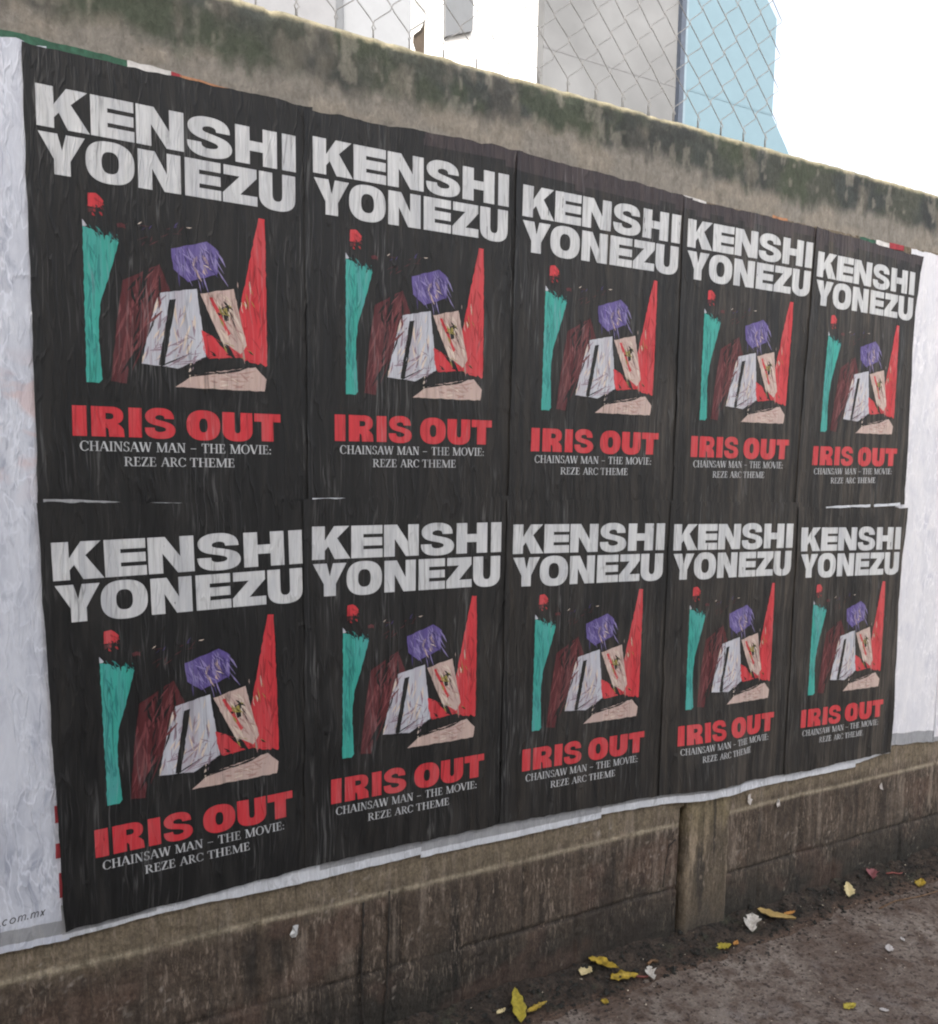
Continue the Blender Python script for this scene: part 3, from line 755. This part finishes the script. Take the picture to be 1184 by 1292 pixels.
strokes([(.464,-.22),(.478,-.22),(.479,-.53),(.40,-.52),(.43,-.36)], ['red_dark', 'red'], 30, -1.5, .05, .005, .4)
strokes([(.160,-.382),(.238,-.338),(.264,-.405),(.199,-.525),(.164,-.6075),(.1306,-.604),(.146,-.47)], ['maroon_light', 'maroon', 'soot', 'maroon_light'], 60, -1.85, .06, .006, 2.4)
strokes([(.232,-.402),(.3190,-.3830),(.3362,-.536),(.2729,-.5673),(.1955,-.5611)], ['mauve', 'pale', 'pale', 'cream', 'mauve'], 70, -1.9, .05, .005, 1.3, .1)
strokes([(.21,-.50),(.33,-.48),(.33,-.55),(.25,-.565),(.20,-.555)], ['mauve', 'pale'], 26, .25, .06, .004, 1.8, .1)
strokes([(.2680,-.3450),(.2640,-.3000),(.3430,-.2740),(.3700,-.2930),(.3660,-.3450),(.3000,-.3700)], ['violet_dark', 'violet_light', 'violet', 'violet_light', 'violet_dark'], 90, -1.25, .035, .004, 3.2, .25)
strokes([(.30,-.31),(.345,-.295),(.355,-.345),(.315,-.36)], ['beige', 'mauve', 'cream'], 12, -1.1, .025, .004, 4.6, .2)
strokes([(.3260,-.3930),(.4030,-.3740),(.4315,-.5020),(.4170,-.5240),(.3720,-.4970)], ['beige_dark', 'cream', 'beige'], 55, -1.1, .04, .005, 4.3, .15)
strokes([(.280,-.6085),(.3150,-.5790),(.4519,-.556),(.474,-.5790),(.4727,-.6053)], ['beige_dark', 'cream', 'beige', 'beige'], 46, .12, .05, .005, .4)
strokes([(.33,-.48),(.43,-.50),(.47,-.54),(.35,-.54)], ['red_dark', 'soot', 'olive', 'red'], 22, -.5, .02, .004, 2.4, .2)
strokes([(.41,-.35),(.44,-.35),(.45,-.43),(.42,-.43)], ['cream', 'beige', 'olive'], 9, -1.3, .03, .003, 6.6, .4)
strokes([(.36,-.41),(.40,-.40),(.40,-.46),(.37,-.46)], ['soot', 'olive', 'soot'], 12, -.9, .022, .005, 6.2, .3)
strokes([(.15,-.26),(.30,-.22),(.31,-.25),(.18,-.32)], ['maroon', 'cream', 'violet_dark', 'maroon'], 16, .6, .02, .002, .3, .5)
strokes([(.09,-.268),(.155,-.285),(.152,-.30),(.09,-.285)], ['soot', 'teal_dark'], 22, -1.2, .014, .003, .8, .6)
strokes([(.105,-.21),(.12,-.21),(.12,-.245),(.095,-.245)], ['red_dark', 'maroon'], 12, -.9, .014, .004, .8, .6)
strokes([(.20,-.57),(.30,-.575),(.46,-.545),(.46,-.555),(.30,-.59)], ['soot'], 16, .2, .07, .004, 3.4, .5)
art.cut()

# ------------------------------------------------------------------ posters
def put_print(name, pr, n, off, mats, parent, loc):
    x, z = warp(n, pr.v[:, 0], pr.v[:, 1])
    y = -(off+.00035+pr.v[:, 2]+wr(x, z))
    return link_mesh(name, np.stack([x, y, z], 1), pr.f, mats, parent, pr.mi, True, loc)

def poster(n, off, vt, vb, ul, ur, label, margin=None, seed=0, purple=None):
    """vt/vb: top and bottom edge in v at left and right; ul/ur: functions of v for the side edges; margin: white unprinted foot (u from, u to, depth)"""
    NU, NV = 124, 60
    s = np.linspace(0, 1, NU)[:, None]; t = np.linspace(0, 1, NV)[None, :]
    v = (vt[0]+(vt[1]-vt[0])*s)*t+(vb[0]+(vb[1]-vb[0])*s)*(1-t)
    v = v+(fbm(s*14+seed*3, s*0+.4, 201+seed, 3)-.5)*.012*np.where(t > .5, sstep(.97, 1, t), sstep(.03, 0, t))
    L = np.vectorize(ul)(v); Rr = np.vectorize(ur)(v)
    L = L+(fbm(v*16, v*0+seed, 221)-.5)*.006; Rr = Rr+(fbm(v*16, v*0+seed, 231)-.5)*.008
    u = L+(Rr-L)*s
    x, z = warp(n, u, v)
    y = -(off+wr(x, z)+(.0035*sstep(.022, 0, s)+(.002 if n[1] == '4' else 0)*sstep(.985, 1, s))*(.3+1.2*fbm(z*5+seed, z*0, 290+seed, 2)))
    V = np.stack([x, y, z], -1).reshape(-1, 3); F = grid_faces(NU, NV)
    loc = (float(x[NU//2, 0]), -off, float(z[NU//2, 0]))
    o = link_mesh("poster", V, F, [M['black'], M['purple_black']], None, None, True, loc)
    vf = v[:-1, :-1].ravel(); uf = u[:-1, :-1].ravel()
    pm = (vf+(fbm(uf*16, vf*3, 260+seed)-.5)*.05 > purple[1]) & (uf+(fbm(vf*12, uf*3, 270+seed)-.5)*.1 > purple[0]) if purple else np.zeros(len(F), bool)
    o.data.polygons.foreach_set('material_index', pm.astype(np.int32))
    tag(o, label, "poster", "black concert posters pasted in two rows on the wall")
    put_print("title_lettering", title, n, off, M['white_ink'], o, loc)
    put_print("picture", art, n, off, [M[a] for a in ARTM], o, loc)
    put_print("song_lettering", song, n, off, M['red'], o, loc)
    put_print("caption_lettering", sub, n, off, M['serif_ink'], o, loc)
    if margin:
        for (a, b, dep) in margin:
            uu = np.linspace(a, b, 40)[:, None]; vv = np.linspace(0, 1, 4)[None, :]
            vbl = vb[0]+(vb[1]-vb[0])*uu/.58
            v2 = vbl-.002+dep*(1-.65*(uu-a)/(b-a)*(dep > .012))*vv*(.75+.5*fbm(uu*20, uu*0, 240+seed))
            x2, z2 = warp(n, uu+0*vv, v2); y2 = -(off+.0005+wr(x2, z2))
            link_mesh("unprinted_margin", np.stack([x2, y2, z2], -1).reshape(-1, 3), grid_faces(40, 4), M['paper_edge'] if dep < .012 else M['paper_grey'], o, None, True, loc)
    return o
pw = lambda pts: (lambda v: float(np.interp(v, [p[0] for p in pts], [p[1] for p in pts])))
Lf = pw([(-.9, -.022), (.1, -.024)]); Rf = lambda v: .600
ORD = ["leftmost", "second from the left", "middle", "second from the right", "rightmost"]
top_labels = ["black poster in the upper row, leftmost and largest there, under the green scrap",
              "black poster in the upper row, second from left, wide pale line along its foot",
              "black poster in the upper row, middle of the five, puckered at its top edge",
              "black poster in the upper row, second from the right end",
              "black poster in the upper row, rightmost, with its top corner sticking out over white paper"]
bot_labels = ["black poster in the lower row, leftmost, hanging lowest and tilted beside the white sheet",
              "black poster in the lower row, second from the left, with long pale scratches",
              "black poster in the lower row, middle of the five",
              "black poster in the lower row, second from the right, above the brown pilaster",
              "black poster in the lower row, rightmost and smallest looking, with torn right edge"]
T_R4 = pw([(-.9,.572),(-.66,.576),(-.42,.570),(-.26,.568),(-.15,.570),(-.06,.580),(.0,.588),(.08,.604)])
B_R4 = pw([(-.95,.578),(-.86,.572),(-.70,.580),(-.60,.574),(-.30,.568),(-.10,.574),(.0,.585),(.08,.592)])
topv = {0:(.074,.076),1:(.058,.071),2:(.083,.060),3:(.060,.052),4:(.075,.064)}
T_M = {0:[(-.02,.33,.014)],1:[(-.02,.17,.009),(.20,.585,.010)],2:None,3:[(.08,.16,.006)],4:[(.14,.38,.010),(.40,.55,.010)]}
for i in range(5):
    poster("T%d" % i, .003+.0012*i, topv[i], (-.878 if i < 4 else -.884, -.884 if i < 3 else -.878), Lf, T_R4 if i == 4 else Rf, top_labels[i], T_M[i], i, {1:(.28,.02),2:(-1,.012),3:(-1,.012),4:(-1,.02)}.get(i))
botb = {0:(-.884,-.877),1:(-.882,-.883),2:(-.8715,-.887),3:(-.8845,-.900),4:(-.894,-.878)}
for i in range(5):
    poster("B%d" % i, .0095+.0012*i, (.070, .074) if i else (.088, .066), botb[i], Lf, B_R4 if i == 4 else Rf, bot_labels[i], None, 10+i)

# ------------------------------------------------------------------ white sheets and scraps
def sheet(name, x0, x1, top, bot, off, mat, label, cat, seed, group=None, parent=None, nu=None, nz=40, band=None, jag=.006):
    nu = nu or max(6, int((x1-x0)/.006))
    s = np.linspace(0, 1, nu)[:, None]; t = np.linspace(0, 1, nz)[None, :]
    xx = x0+(x1-x0)*s+0*t
    zt = np.vectorize(top)(xx[:, :1]); zb = np.vectorize(bot)(xx[:, :1])
    zt = zt+(fbm(xx[:, :1]*30, zt*0, 300+seed)-.5)*jag*2; zb = zb+(fbm(xx[:, :1]*24, zb*0, 320+seed)-.5)*jag*1.5
    zz = zb+(zt-zb)*t
    xx = xx+(fbm(zz*14, zz*0, 340+seed)-.5)*jag*2*np.where(s > .5, sstep(.9, 1, s), sstep(.1, 0, s))
    yy = -(off+wr(xx, zz))
    F = grid_faces(nu, nz)
    mats = mat if isinstance(mat, list) else [mat]
    mi = None
    if band is not None:
        tt = np.repeat(((np.arange(nz-1)+.5)/(nz-1))[None, :], nu-1, 0).ravel(); mi = ((tt > band[0]) & (tt < band[1])).astype(int)
    loc = ((x0+x1)/2, -off, float(zb.mean()))
    o = link_mesh(name, np.stack([xx, yy, zz], -1).reshape(-1, 3), F, mats, parent, mi, True, loc)
    return tag(o, label, cat, group) if label else o
H = 2.38
k = lambda a: (lambda x: a)
li = lambda *p: (lambda x: float(np.interp(x, [q[0] for q in p], [q[1] for q in p])))
wl = sheet("white_poster", -.78, .02, k(H+.078), k(H-1.863), .0022, [M['paper_cool'], M['paper_grey']], "wrinkled bluish white poster left of the black posters, smeared with paste", "poster", 1, nz=120, band=(.008, .025))
wr1 = sheet("white_poster", 2.90, 3.262, k(H+.052), li((2.9, H-1.84), (3.3, H-1.872)), .0022, [M['paper_warm'], M['paper_grey']], "plain off white poster right of the black posters, its foot greyed", "poster", 2, nz=120, band=(-.01, .022))
wr2 = sheet("white_poster", 3.25, 3.95, k(H+.035), k(H-1.868), .0046, [M['paper_warm'], M['paper_grey']], "white poster at the right edge of the picture with red printing", "poster", 3, nz=100, band=(-.01, .012))
sheet("red_printing", 3.288, 3.40, k(H-1.64), k(H-1.74), .0056, M['scrap_red'], None, None, 4, parent=wr2, nz=8)

# web address printed at the foot of the left white poster: .com.mx
addr = Print(); ax, az, ah = -.120, H-1.800, .0135
def ap(pts, w): 
    q = [(ax+(p[0]+.22*p[1])*ah, az+p[1]*ah+ (p[0]*ah)*.06) for p in pts]; addr.poly(stroke(q, w*ah), (), 0)
def dot(x): ap([(x, 0), (x, .2)], .2)
def arcp(cx, cy, a, b, t0, t1, n=10): return [(cx+a*math.cos(math.radians(t0+(t1-t0)*i/n)), cy+b*math.sin(math.radians(t0+(t1-t0)*i/n))) for i in range(n+1)]
def mm(x): ap([(x, 0), (x, .95)], .17); ap([(x+.5, 0), (x+.5, .7)]+arcp(x+.29, .7, .21, .24, 0, 150)[1:], .15); ap([(x+1.0, 0), (x+1.0, .7)]+arcp(x+.79, .7, .21, .24, 0, 150)[1:], .15)
dot(.05); ap(arcp(.75, .48, .36, .45, 50, 310), .17); ap(arcp(1.85, .48, .38, .45, 0, 359, 16), .16); mm(2.7); dot(4.1); mm(4.6); ap([(6.0, 0), (6.55, .95)], .15); ap([(6.0, .95), (6.5, 0)], .17)
x_, z_ = addr.cut().v[:, 0], addr.v[:, 1]
link_mesh("web_address", np.stack([x_, -(.0022+.0006+wr(x_, z_)), z_], 1), addr.f, M['text_black'], wl, addr.mi, True, tuple(wl.location))

# scraps of older paper round the posters
SG = "scraps of older posters showing round the black ones"
def scrap(x0, x1, z0, z1, mat, label, seed, off=.0012, jag=.003):
    sheet("paper_scrap", x0, x1, li((x0, H+z1[0]), (x1, H+z1[1])), li((x0, H+z0[0]), (x1, H+z0[1])), off, M[mat], label, "paper scrap", seed, SG, nz=8, jag=jag)
scrap(-.35, .182, (.060, .060), (.094, .088), 'scrap_green', "green strip of old poster above the leftmost upper black poster", 11)
scrap(.180, .272, (.060, .060), (.088, .084), 'scrap_white', "dirty white strip of old paper beside the green strip", 12)
scrap(.270, .292, (.060, .060), (.085, .081), 'scrap_red', "tiny red scrap between the dirty white and the orange strips", 13)
scrap(.290, .50, (.060, .060), (.082, .072), 'scrap_orange', "thin orange strip of old poster along the beam above the upper row", 14)
scrap(1.775, 1.875, (.050, .045), (.066, .060), 'scrap_white', "pale torn scrap above the middle of the upper row", 15)
scrap(2.17, 2.24, (.040, .040), (.064, .060), 'scrap_orange', "small pinkish scrap under the beam near the right end", 16)
scrap(2.61, 2.70, (.040, .040), (.058, .056), 'scrap_green', "small green scrap above the rightmost upper black poster", 17)
scrap(2.70, 2.775, (.040, .040), (.058, .056), 'scrap_white', "small pale scrap between the green and the red ones at upper right", 18)
scrap(2.775, 2.86, (.040, .040), (.060, .058), 'scrap_red', "small red scrap above the top right corner of the black posters", 19)
scrap(-.004, .02, (-1.668, -1.668), (-1.634, -1.634), 'scrap_red', "small red scrap, upper of two at the lower left edge of the black posters", 20, .0034, .002)
scrap(.001, .03, (-1.762, -1.762), (-1.702, -1.702), 'scrap_red', "taller red scrap, lower of two at the lower left edge of the black posters", 21, .0034, .002)
scrap(-.003, .01, (-1.585, -1.585), (-1.545, -1.545), 'scrap_red', "faded red sliver above the two other red scraps at the left edge", 22, .0034, .004)

TG = "white paper strips along the foot of the black posters"
def strip(x0, x1, b0, b1, wf, label, seed, off):
    sheet("paper_strip", x0, x1, k(H-1.78), li((x0, H+b0), (x1, H+b1)), off, [M['paper_edge'], M['paper_grey']], label, "paper strip", seed, TG, nz=24, band=(wf, 1.1), jag=.004)
strip(.004, .24, -1.863, -1.851, .12, "narrow greyish paper strip under the lower left corner of the black posters", 41, .0028)
strip(.208, .616, -1.851, -1.859, .52, "bright white paper strip under the lower leftmost black poster", 42, .0034)
strip(.606, .914, -1.860, -1.853, .30, "white edged grey paper strip under the lower second black poster", 43, .0028)
strip(.912, 1.542, -1.862, -1.869, .20, "long grey paper strip stepping down under the lower second and middle black posters", 44, .0034)
strip(1.538, 2.133, -1.857, -1.886, .24, "long white edged paper strip running across the top of the pilaster", 45, .0028)
strip(2.131, 2.762, -1.886, -1.898, .24, "white edged paper strip right of the pilaster under the lower right black posters", 46, .0034)

strip(2.758, 2.972, -1.885, -1.872, .25, "short grey paper strip under the lower right corner of the black posters", 47, .0028)

# small flakes of paper stuck low on the wall
def flake(x, z, w, h, mat, label, seed):
    rng = random.Random(seed); bm = bmesh.new(); n = 9; ring = []
    c0 = bm.verts.new((x+w*.3, -.009, z-h*.2))
    for i in range(n):
        t = 2*math.pi*i/n; q = rng.uniform(.35, 1.15)
        ring.append(bm.verts.new((x+w*math.cos(t)*q, -.002-rng.random()*.008, z+h*math.sin(t)*q)))
    back = bm.verts.new((x, .004, z))
    for i in range(n):
        bm.faces.new([c0, ring[i], ring[(i+1) % n]]); bm.faces.new([back, ring[(i+1) % n], ring[i]])
    tag(link_bm("paper_flake", bm, M[mat], None, (x, 0, z)), label, "paper flake", "paper flakes stuck to the bare blocks")
flake(.548, .398, .014, .022, 'foil', "crumpled grey paper flake stuck on the blocks at lower left", 1)
flake(2.195, .455, .010, .022, 'white_petal', "curled white paper flake beside the top of the pilaster", 2)
flake(2.345, .415, .009, .018, 'white_petal', "small white paper flake on the blocks right of the pilaster", 3)
flake(2.93, .375, .010, .022, 'white_petal', "pale paper flake on the blocks below the right white poster", 4)

# ------------------------------------------------------------------ chain-link fence standing on the wall
bm = bmesh.new(); P_ = .1016; hz = .0545; ROW0 = 2.7275
for j in range(int((-2.0-1.6)/(P_/2)), int((2.27-1.6)/(P_/2))):
    xa = 1.600+j*P_/2; xb = xa+P_/2; rng = random.Random(j)
    pts = []
    for rrow in range(0, 16):
        left = (rrow % 2) == (j % 2)
        x = xa if left else xb; z = ROW0+rrow*hz-.010*((x-1.6)*.9)*0
        jx, jz = rng.uniform(-.0015, .0015), rng.uniform(-.002, .002)
        if rrow == 0 and left: pts.append((x+jx, .08, z-.045)); pts.append((x+jx, .08, z-.015))
        if rrow == 0 and not left: pts.append((x+jx, .084, z-.045)); pts.append((x+jx, .084, z-.015))
        s_ = .0035 if left else -.0035
        if rrow % 2 == 0 or True:
            pts.append((x+jx+s_*1.6, .078, z+jz-.012)); pts.append((x+jx-s_*.4, .080 if left else .083, z+jz)); pts.append((x+jx+s_*1.6, .086, z+jz+.012))
    tube(bm, pts, .00150, 5)
fence = bpy.data.objects.new("chain_link_fence", None); COL.objects.link(fence); fence.location = (1.6, .08, 2.66)
tag(fence, "galvanised chain link fence with large diamond mesh standing on the wall top", "fence")
link_bm("wire_mesh", bm, M['wire'], fence, (1.6, .08, 2.66), True)
for px_ in (-2.0,):
    bm = bmesh.new(); tube(bm, [(px_, .10, 2.60), (px_, .10, 3.65)], .024, 14); link_bm("fence_post", bm, M['wire'], fence, (px_, .1, 2.6), True)

# torn sheet caught in the fence
E2 = plain("bleached_cloth", (.78, .77, .74), .06, 30, .8); E3 = plain("tan_cardboard", (.30, .215, .15), .2, 50, .8)
def flat3(name, poly, y, mat, parent, bend=.02):
    bm = bmesh.new(); cx = sum(p[0] for p in poly)/len(poly)
    a = [bm.verts.new((x, y+bend*math.sin((x-cx)*30), z)) for x, z in poly]; b = [bm.verts.new((x, y+.006+bend*math.sin((x-cx)*30), z)) for x, z in poly]
    bm.faces.new(a); bm.faces.new(b[::-1])
    for i in range(len(poly)): bm.faces.new([a[i], b[i], b[(i+1) % len(poly)], a[(i+1) % len(poly)]])
    return link_bm(name, bm, mat, parent, (cx, y, poly[0][1]))

g = bpy.data.objects.new("torn_sheet", None); COL.objects.link(g); g.location = (.94, .13, 2.74)
tag(g, "torn white sheet with tan backing caught behind the fence wires", "torn sheet")
flat3("white_face", [(.911, 2.92), (.909, 2.747), (.924, 2.757), (.95, 2.782), (.9655, 2.823), (.969, 2.92)], .125, E2, g)
E3 = plain("tan_backing", (.125, .098, .075), .2, 50, .8)
flat3("tan_backing", [(.967, 2.835), (.9655, 2.70), (.944, 2.70), (.921, 2.735), (.923, 2.754), (.951, 2.780)], .137, E3, g)

# ------------------------------------------------------------------ buildings behind the fence
M['render_white'] = plain("white_render", (.80, .79, .77), .05, 6, .85)
M['render_pale'] = plain("pale_grey_render", (.165, .168, .178), .08, 6, .85)
M['render_grey'] = plain("bare_grey_concrete", (.118, .121, .126), .20, 1.3, .85)
M['blue_paint'] = plain("sky_blue_paint", (.098, .148, .178), .04, 5, .6)
M['blue_trim'] = plain("dark_blue_grey_trim", (.045, .055, .075), .15, 20, .6)
M['pale_trim'] = plain("pale_blue_trim", (.13, .175, .21), .08, 20, .6)
M['seam'] = plain("grey_seam", (.110, .112, .117), .12, 20, .7)
M['pane'] = plain("grey_pane", (.105, .11, .118), .1, 8, .4)
BY = 6.0
def part_box(name, x0, x1, y0, y1, z0, z1, mat, root):
    bm = bmesh.new(); bm_box(bm, x0, x1, y0, y1, z0, z1); return link_bm(name, bm, mat, root, ((x0+x1)/2, y0, z0))
def empty(name, loc, label, cat, group=None):
    o = bpy.data.objects.new(name, None); COL.objects.link(o); o.location = loc; return tag(o, label, cat, group)
g = empty("white_building", (2, BY+.1, 0), "white rendered building behind the chain link fence, far left", "building")
part_box("wall", -9, 5.213, BY+.12, BY+8, 0, 10, M['render_white'], g)
part_box("pier", 1.2, 2.885, BY, BY+.117, 0, 10, M['render_pale'], g)
part_box("pier_edge", 2.888, 2.965, BY+.02, BY+.117, 0, 10, M['pane'], g)
part_box("panel", 2.97, 3.70, BY+.085, BY+.117, 0, 10, plain("bluish_white_render", (.20, .208, .222), .06, 8, .85), g)
bm = bmesh.new(); bm_prism(bm, [(4.075, 5.905), (4.39, 6.035), (4.39, 8.2), (4.075, 8.2)], BY+.06, BY+.117); fr = link_bm("window", bm, M['pane'], g, (4.2, BY+.06, 6))
g = empty("concrete_building", (6.1, BY, 0), "grey bare concrete building behind the fence between white and blue ones", "building")
part_box("wall", 5.217, 7.077, BY, BY+7, 0, 11, M['render_grey'], g)
part_box("seam", 5.217, 7.077, BY-.003, BY+.01, 6.045, 6.068, M['seam'], g)
g = empty("blue_building", (7.9, BY, 0), "sky blue painted building with clipped corners right of the grey one", "building")
bm = bmesh.new(); bm_prism(bm, [(7.195, 0), (9.6, 0), (9.3, 5.2), (8.94, 5.705), (8.66, 6.035), (8.655, 7.19), (8.45, 7.40), (8.2, 8.0), (7.195, 8.0)], BY-.03, BY+5)
link_bm("wall", bm, M['blue_paint'], g, (7.9, BY, 0))
part_box("seam", 7.195, 8.652, BY-.033, BY-.02, 6.035, 6.062, plain('blue_seam', (.086, .132, .160), .05, 9, .6), g)
part_box("corner_trim", 7.08, 7.15, BY-.06, BY+.5, 0, 9, M['blue_trim'], g)
part_box("corner_strip", 7.152, 7.192, BY-.05, BY+.5, 0, 9, M['pale_trim'], g)

# unseen building behind the camera, sized so its shadow ends at the wall top
M['facade'] = plain("cream_facade", (.50, .46, .40), .1, 4, .85); M['glass'] = plain("dark_glass", (.05, .055, .06), .1, 5, .15, .05, .5)
OY = -6.0; OH = 2.665-OY*(-SUN_DIR.z/SUN_DIR.y)
g = empty("street_building", (-6, OY, 0), "unseen cream two storey building across the street, sized to shade the wall", "building")
part_box("wall", -22, 2.25, OY-8, OY, 0, OH, M['facade'], g)
for fx in (-18, -14, -10, -6, -2, 1.5):
    for fz in (1.0, 4.3):
        w_ = part_box("window", fx-.7, fx+.7, OY+.002, OY+.05, fz, fz+1.6, M['facade'], g)
        part_box("pane", fx-.6, fx+.6, OY+.052, OY+.06, fz+.1, fz+1.5, M['glass'], w_) if False else None
        bm = bmesh.new(); bm_box(bm, fx-.6, fx+.6, OY+.052, OY+.06, fz+.1, fz+1.5); pn = link_bm("pane", bm, M['glass'], None, (fx, OY+.05, fz)); pn.parent = w_; pn.location = pn.location-(w_.location+g.location)

# ------------------------------------------------------------------ leaves and litter
LG = "fallen leaves along the wall foot"
def leaf(name, x, y, ang, ln, wd, mat, label, cat, seed, curl=.3, lift=0.0, tilt=0.0, group=LG, lobes=0.0, h=None):
    """a curled leaf: pointed outline, raised midrib, edges and tip bent"""
    rng = random.Random(seed); nu, nv = 15, 7; V = []
    ph = rng.random()*6
    for i in range(nu):
        s = i/(nu-1); half = wd*.5*(math.sin(math.pi*s**.8)**.75)*(1+lobes*math.sin(s*17+ph)) if 0 < s < 1 else .0008
        for j in range(nv):
            q = j/(nv-1)*2-1
            px = (s-.5)*ln; py = q*half+.08*ln*math.sin(s*4+ph)*curl
            pz = curl*ln*.55*(s-.4)**2+abs(q)*half*curl*.9+.06*wd*math.sin(s*9+q*3+ph)*curl+s*ln*tilt
            V.append((px, py+half*.16*math.sin(s*23+ph*2)*abs(q), pz-(.0022 if j == nv//2 else 0)+.0016*math.sin(s*31+abs(q)*5)))
    V = np.array(V); zmin = V[:, 2].min(); V[:, 2] -= zmin
    F = grid_faces(nu, nv)
    c_, s_ = math.cos(ang), math.sin(ang)
    W = np.stack([x+V[:, 0]*c_-V[:, 1]*s_, y+V[:, 0]*s_+V[:, 1]*c_, V[:, 2]+(surf(x, y) if h is None else h)+.002+lift], 1)
    o = link_mesh(name, W, F, M[mat], None, None, True, (x, y, float(W[:, 2].min())))
    sm = o.modifiers.new("thickness", 'SOLIDIFY'); sm.thickness = .0007
    return tag(o, label, cat, group)
def litter(name, x, y, r, mat, label, cat, seed, sq=.6, group=None):
    rng = random.Random(seed); bm = bmesh.new(); bmesh.ops.create_icosphere(bm, subdivisions=2, radius=r)
    for v in bm.verts:
        q = .45+.95*vnoise(np.array([v.co.x/r*1.7+seed*7]), np.array([v.co.y/r*1.7+v.co.z/r*2.3]), seed)[0]
        v.co *= q; v.co.z *= sq; v.co.x *= 1.25; v.co.y *= .7; v.co.z += (abs(math.sin(v.co.x/r*4+seed))-.5)*r*.5
    z = surf(x, y); bmesh.ops.translate(bm, vec=(x, y, z+r*sq*.55), verts=bm.verts[:])
    return tag(link_bm(name, bm, M[mat], None, (x, y, z)), label, cat, group)
leaf("leaf", 1.536, -.046, -1.05, .105, .040, 'yellow_leaf', "curled yellow leaf with rounded tip nearest the wall, overlapping another", "leaf", 1, .55, .004, lobes=.2)
leaf("leaf", 1.578, -.098, -.30, .092, .042, 'yellow_leaf', "ragged yellow leaf lying across the curled one, beside the red stalk", "leaf", 2, .4, .002, lobes=.25)
leaf("leaf", 1.480, -.030, .4, .052, .036, 'cream_leaf', "small cream leaf on the dark soil left of the yellow pair", "leaf", 3, .4)
leaf("leaf", 1.196, -.080, 1.15, .115, .040, 'lime_leaf', "greenish yellow pointed leaf cut by the lower picture edge", "leaf", 5, .2, .002, .25)
leaf("leaf", 1.252, -.094, .05, .078, .020, 'yellow_leaf', "narrow yellow leaf beside the greenish pointed one", "leaf", 6, .5, .004)
leaf("leaf", 1.147, -.066, .3, .034, .016, 'cream_leaf', "pale shrivelled leaf at the lower picture edge left of the greenish one", "leaf", 7, .5)
leaf("leaf", 2.002, -.100, -.25, .055, .034, 'lime_leaf', "bright yellow leaf at the foot of the pilaster", "leaf", 8, .3, .002, .1)
leaf("leaf", 2.046, -.112, .4, .030, .016, 'orange_leaf', "tiny orange leaf beside the bright yellow one below the pilaster", "leaf", 9, .4)
leaf("leaf", 2.276, -.078, -1.15, .135, .042, 'tan_leaf', "long tan curled leaf right of the white crumpled petal", "leaf", 10, .55, .004)
leaf("leaf", 2.360, -.068, -.1, .050, .018, 'orange_leaf', "narrow orange leaf just right of the long tan one", "leaf", 11, .3)
leaf("leaf", 2.685, -.064, .75, .078, .036, 'cream_leaf', "pale yellow leaf standing on edge in the soil right of the tan leaf", "leaf", 12, .5, .004, .2)
leaf("leaf", 3.035, -.125, .5, .070, .036, 'yellow_leaf', "yellow orange leaf farthest right on the pavement", "leaf", 13, .45)
leaf("leaf", 2.105, -.510, .0, .050, .026, 'lime_leaf', "single yellow leaf out on the open pavement", "leaf", 14, .3)
leaf("leaf", 1.470, -.140, .9, .026, .022, 'yellow_leaf', "tiny yellow leaf scrap on the pavement below the yellow pair", "leaf", 15, .3)
leaf("leaf", 2.186, -.567, -.7, .026, .015, 'white_petal', "pale pinkish petal near the single yellow leaf", "leaf", 16, .3)
leaf("leaf", 2.502, -.362, .6, .045, .026, 'white_petal', "chewed whitish leaf flattened on the right pavement", "leaf", 17, .12)
leaf("leaf", 2.600, -.345, 1.2, .022, .012, 'white_petal', "tiny whitish leaf right of the chewed one", "leaf", 18, .2)
leaf("petal", 2.165, -.070, .95, .066, .050, 'white_petal2', "white crumpled petal beside the long tan leaf", "petal", 21, 1.0, .004, .35, None, .25)
leaf("petal", 1.674, -.112, 1.25, .040, .028, 'white_petal2', "white petal at the end of the red stalk", "petal", 22, 1.1, .004, .4, None, .35)
leaf("petal", 2.862, -.040, .5, .045, .036, 'pink', "dull pink petal on the dark soil at right", "petal", 23, 1.0, .004, .3, None, .3)
def twig(pts, r, mat, label):
    bm = bmesh.new(); P = [(x, y, surf(x, y)+r+.001+dz) for x, y, dz in pts]; tube(bm, P, [r*(1-.3*i/len(P)) for i in range(len(P))], 6)
    tag(link_bm("twig", bm, M[mat], None, P[0], True), label, "twig")
twig([(1.612, -.094, .004), (1.628, -.101, .005), (1.648, -.108, .006), (1.664, -.112, .006)], .0042, 'twig', "short red stalk between the yellow leaf and the white petal")
twig([(2.945, -.040, .0), (2.975, -.046, .002), (3.0, -.055, 0), (3.02, -.061, 0)], .0035, 'twig', "thin red twig lying on the soil at far right")
twig([(1.690, -.078, .001), (1.712, -.072, .003), (1.736, -.072, .001)], .005, 'brown_twig', "brown twig on the soil right of the yellow leaf pair")
twig([(2.72, -.17, 0), (2.82, -.165, .001), (2.94, -.185, 0), (3.05, -.19, 0)], .0022, 'brown_twig', "long thin brown twig on the right pavement")
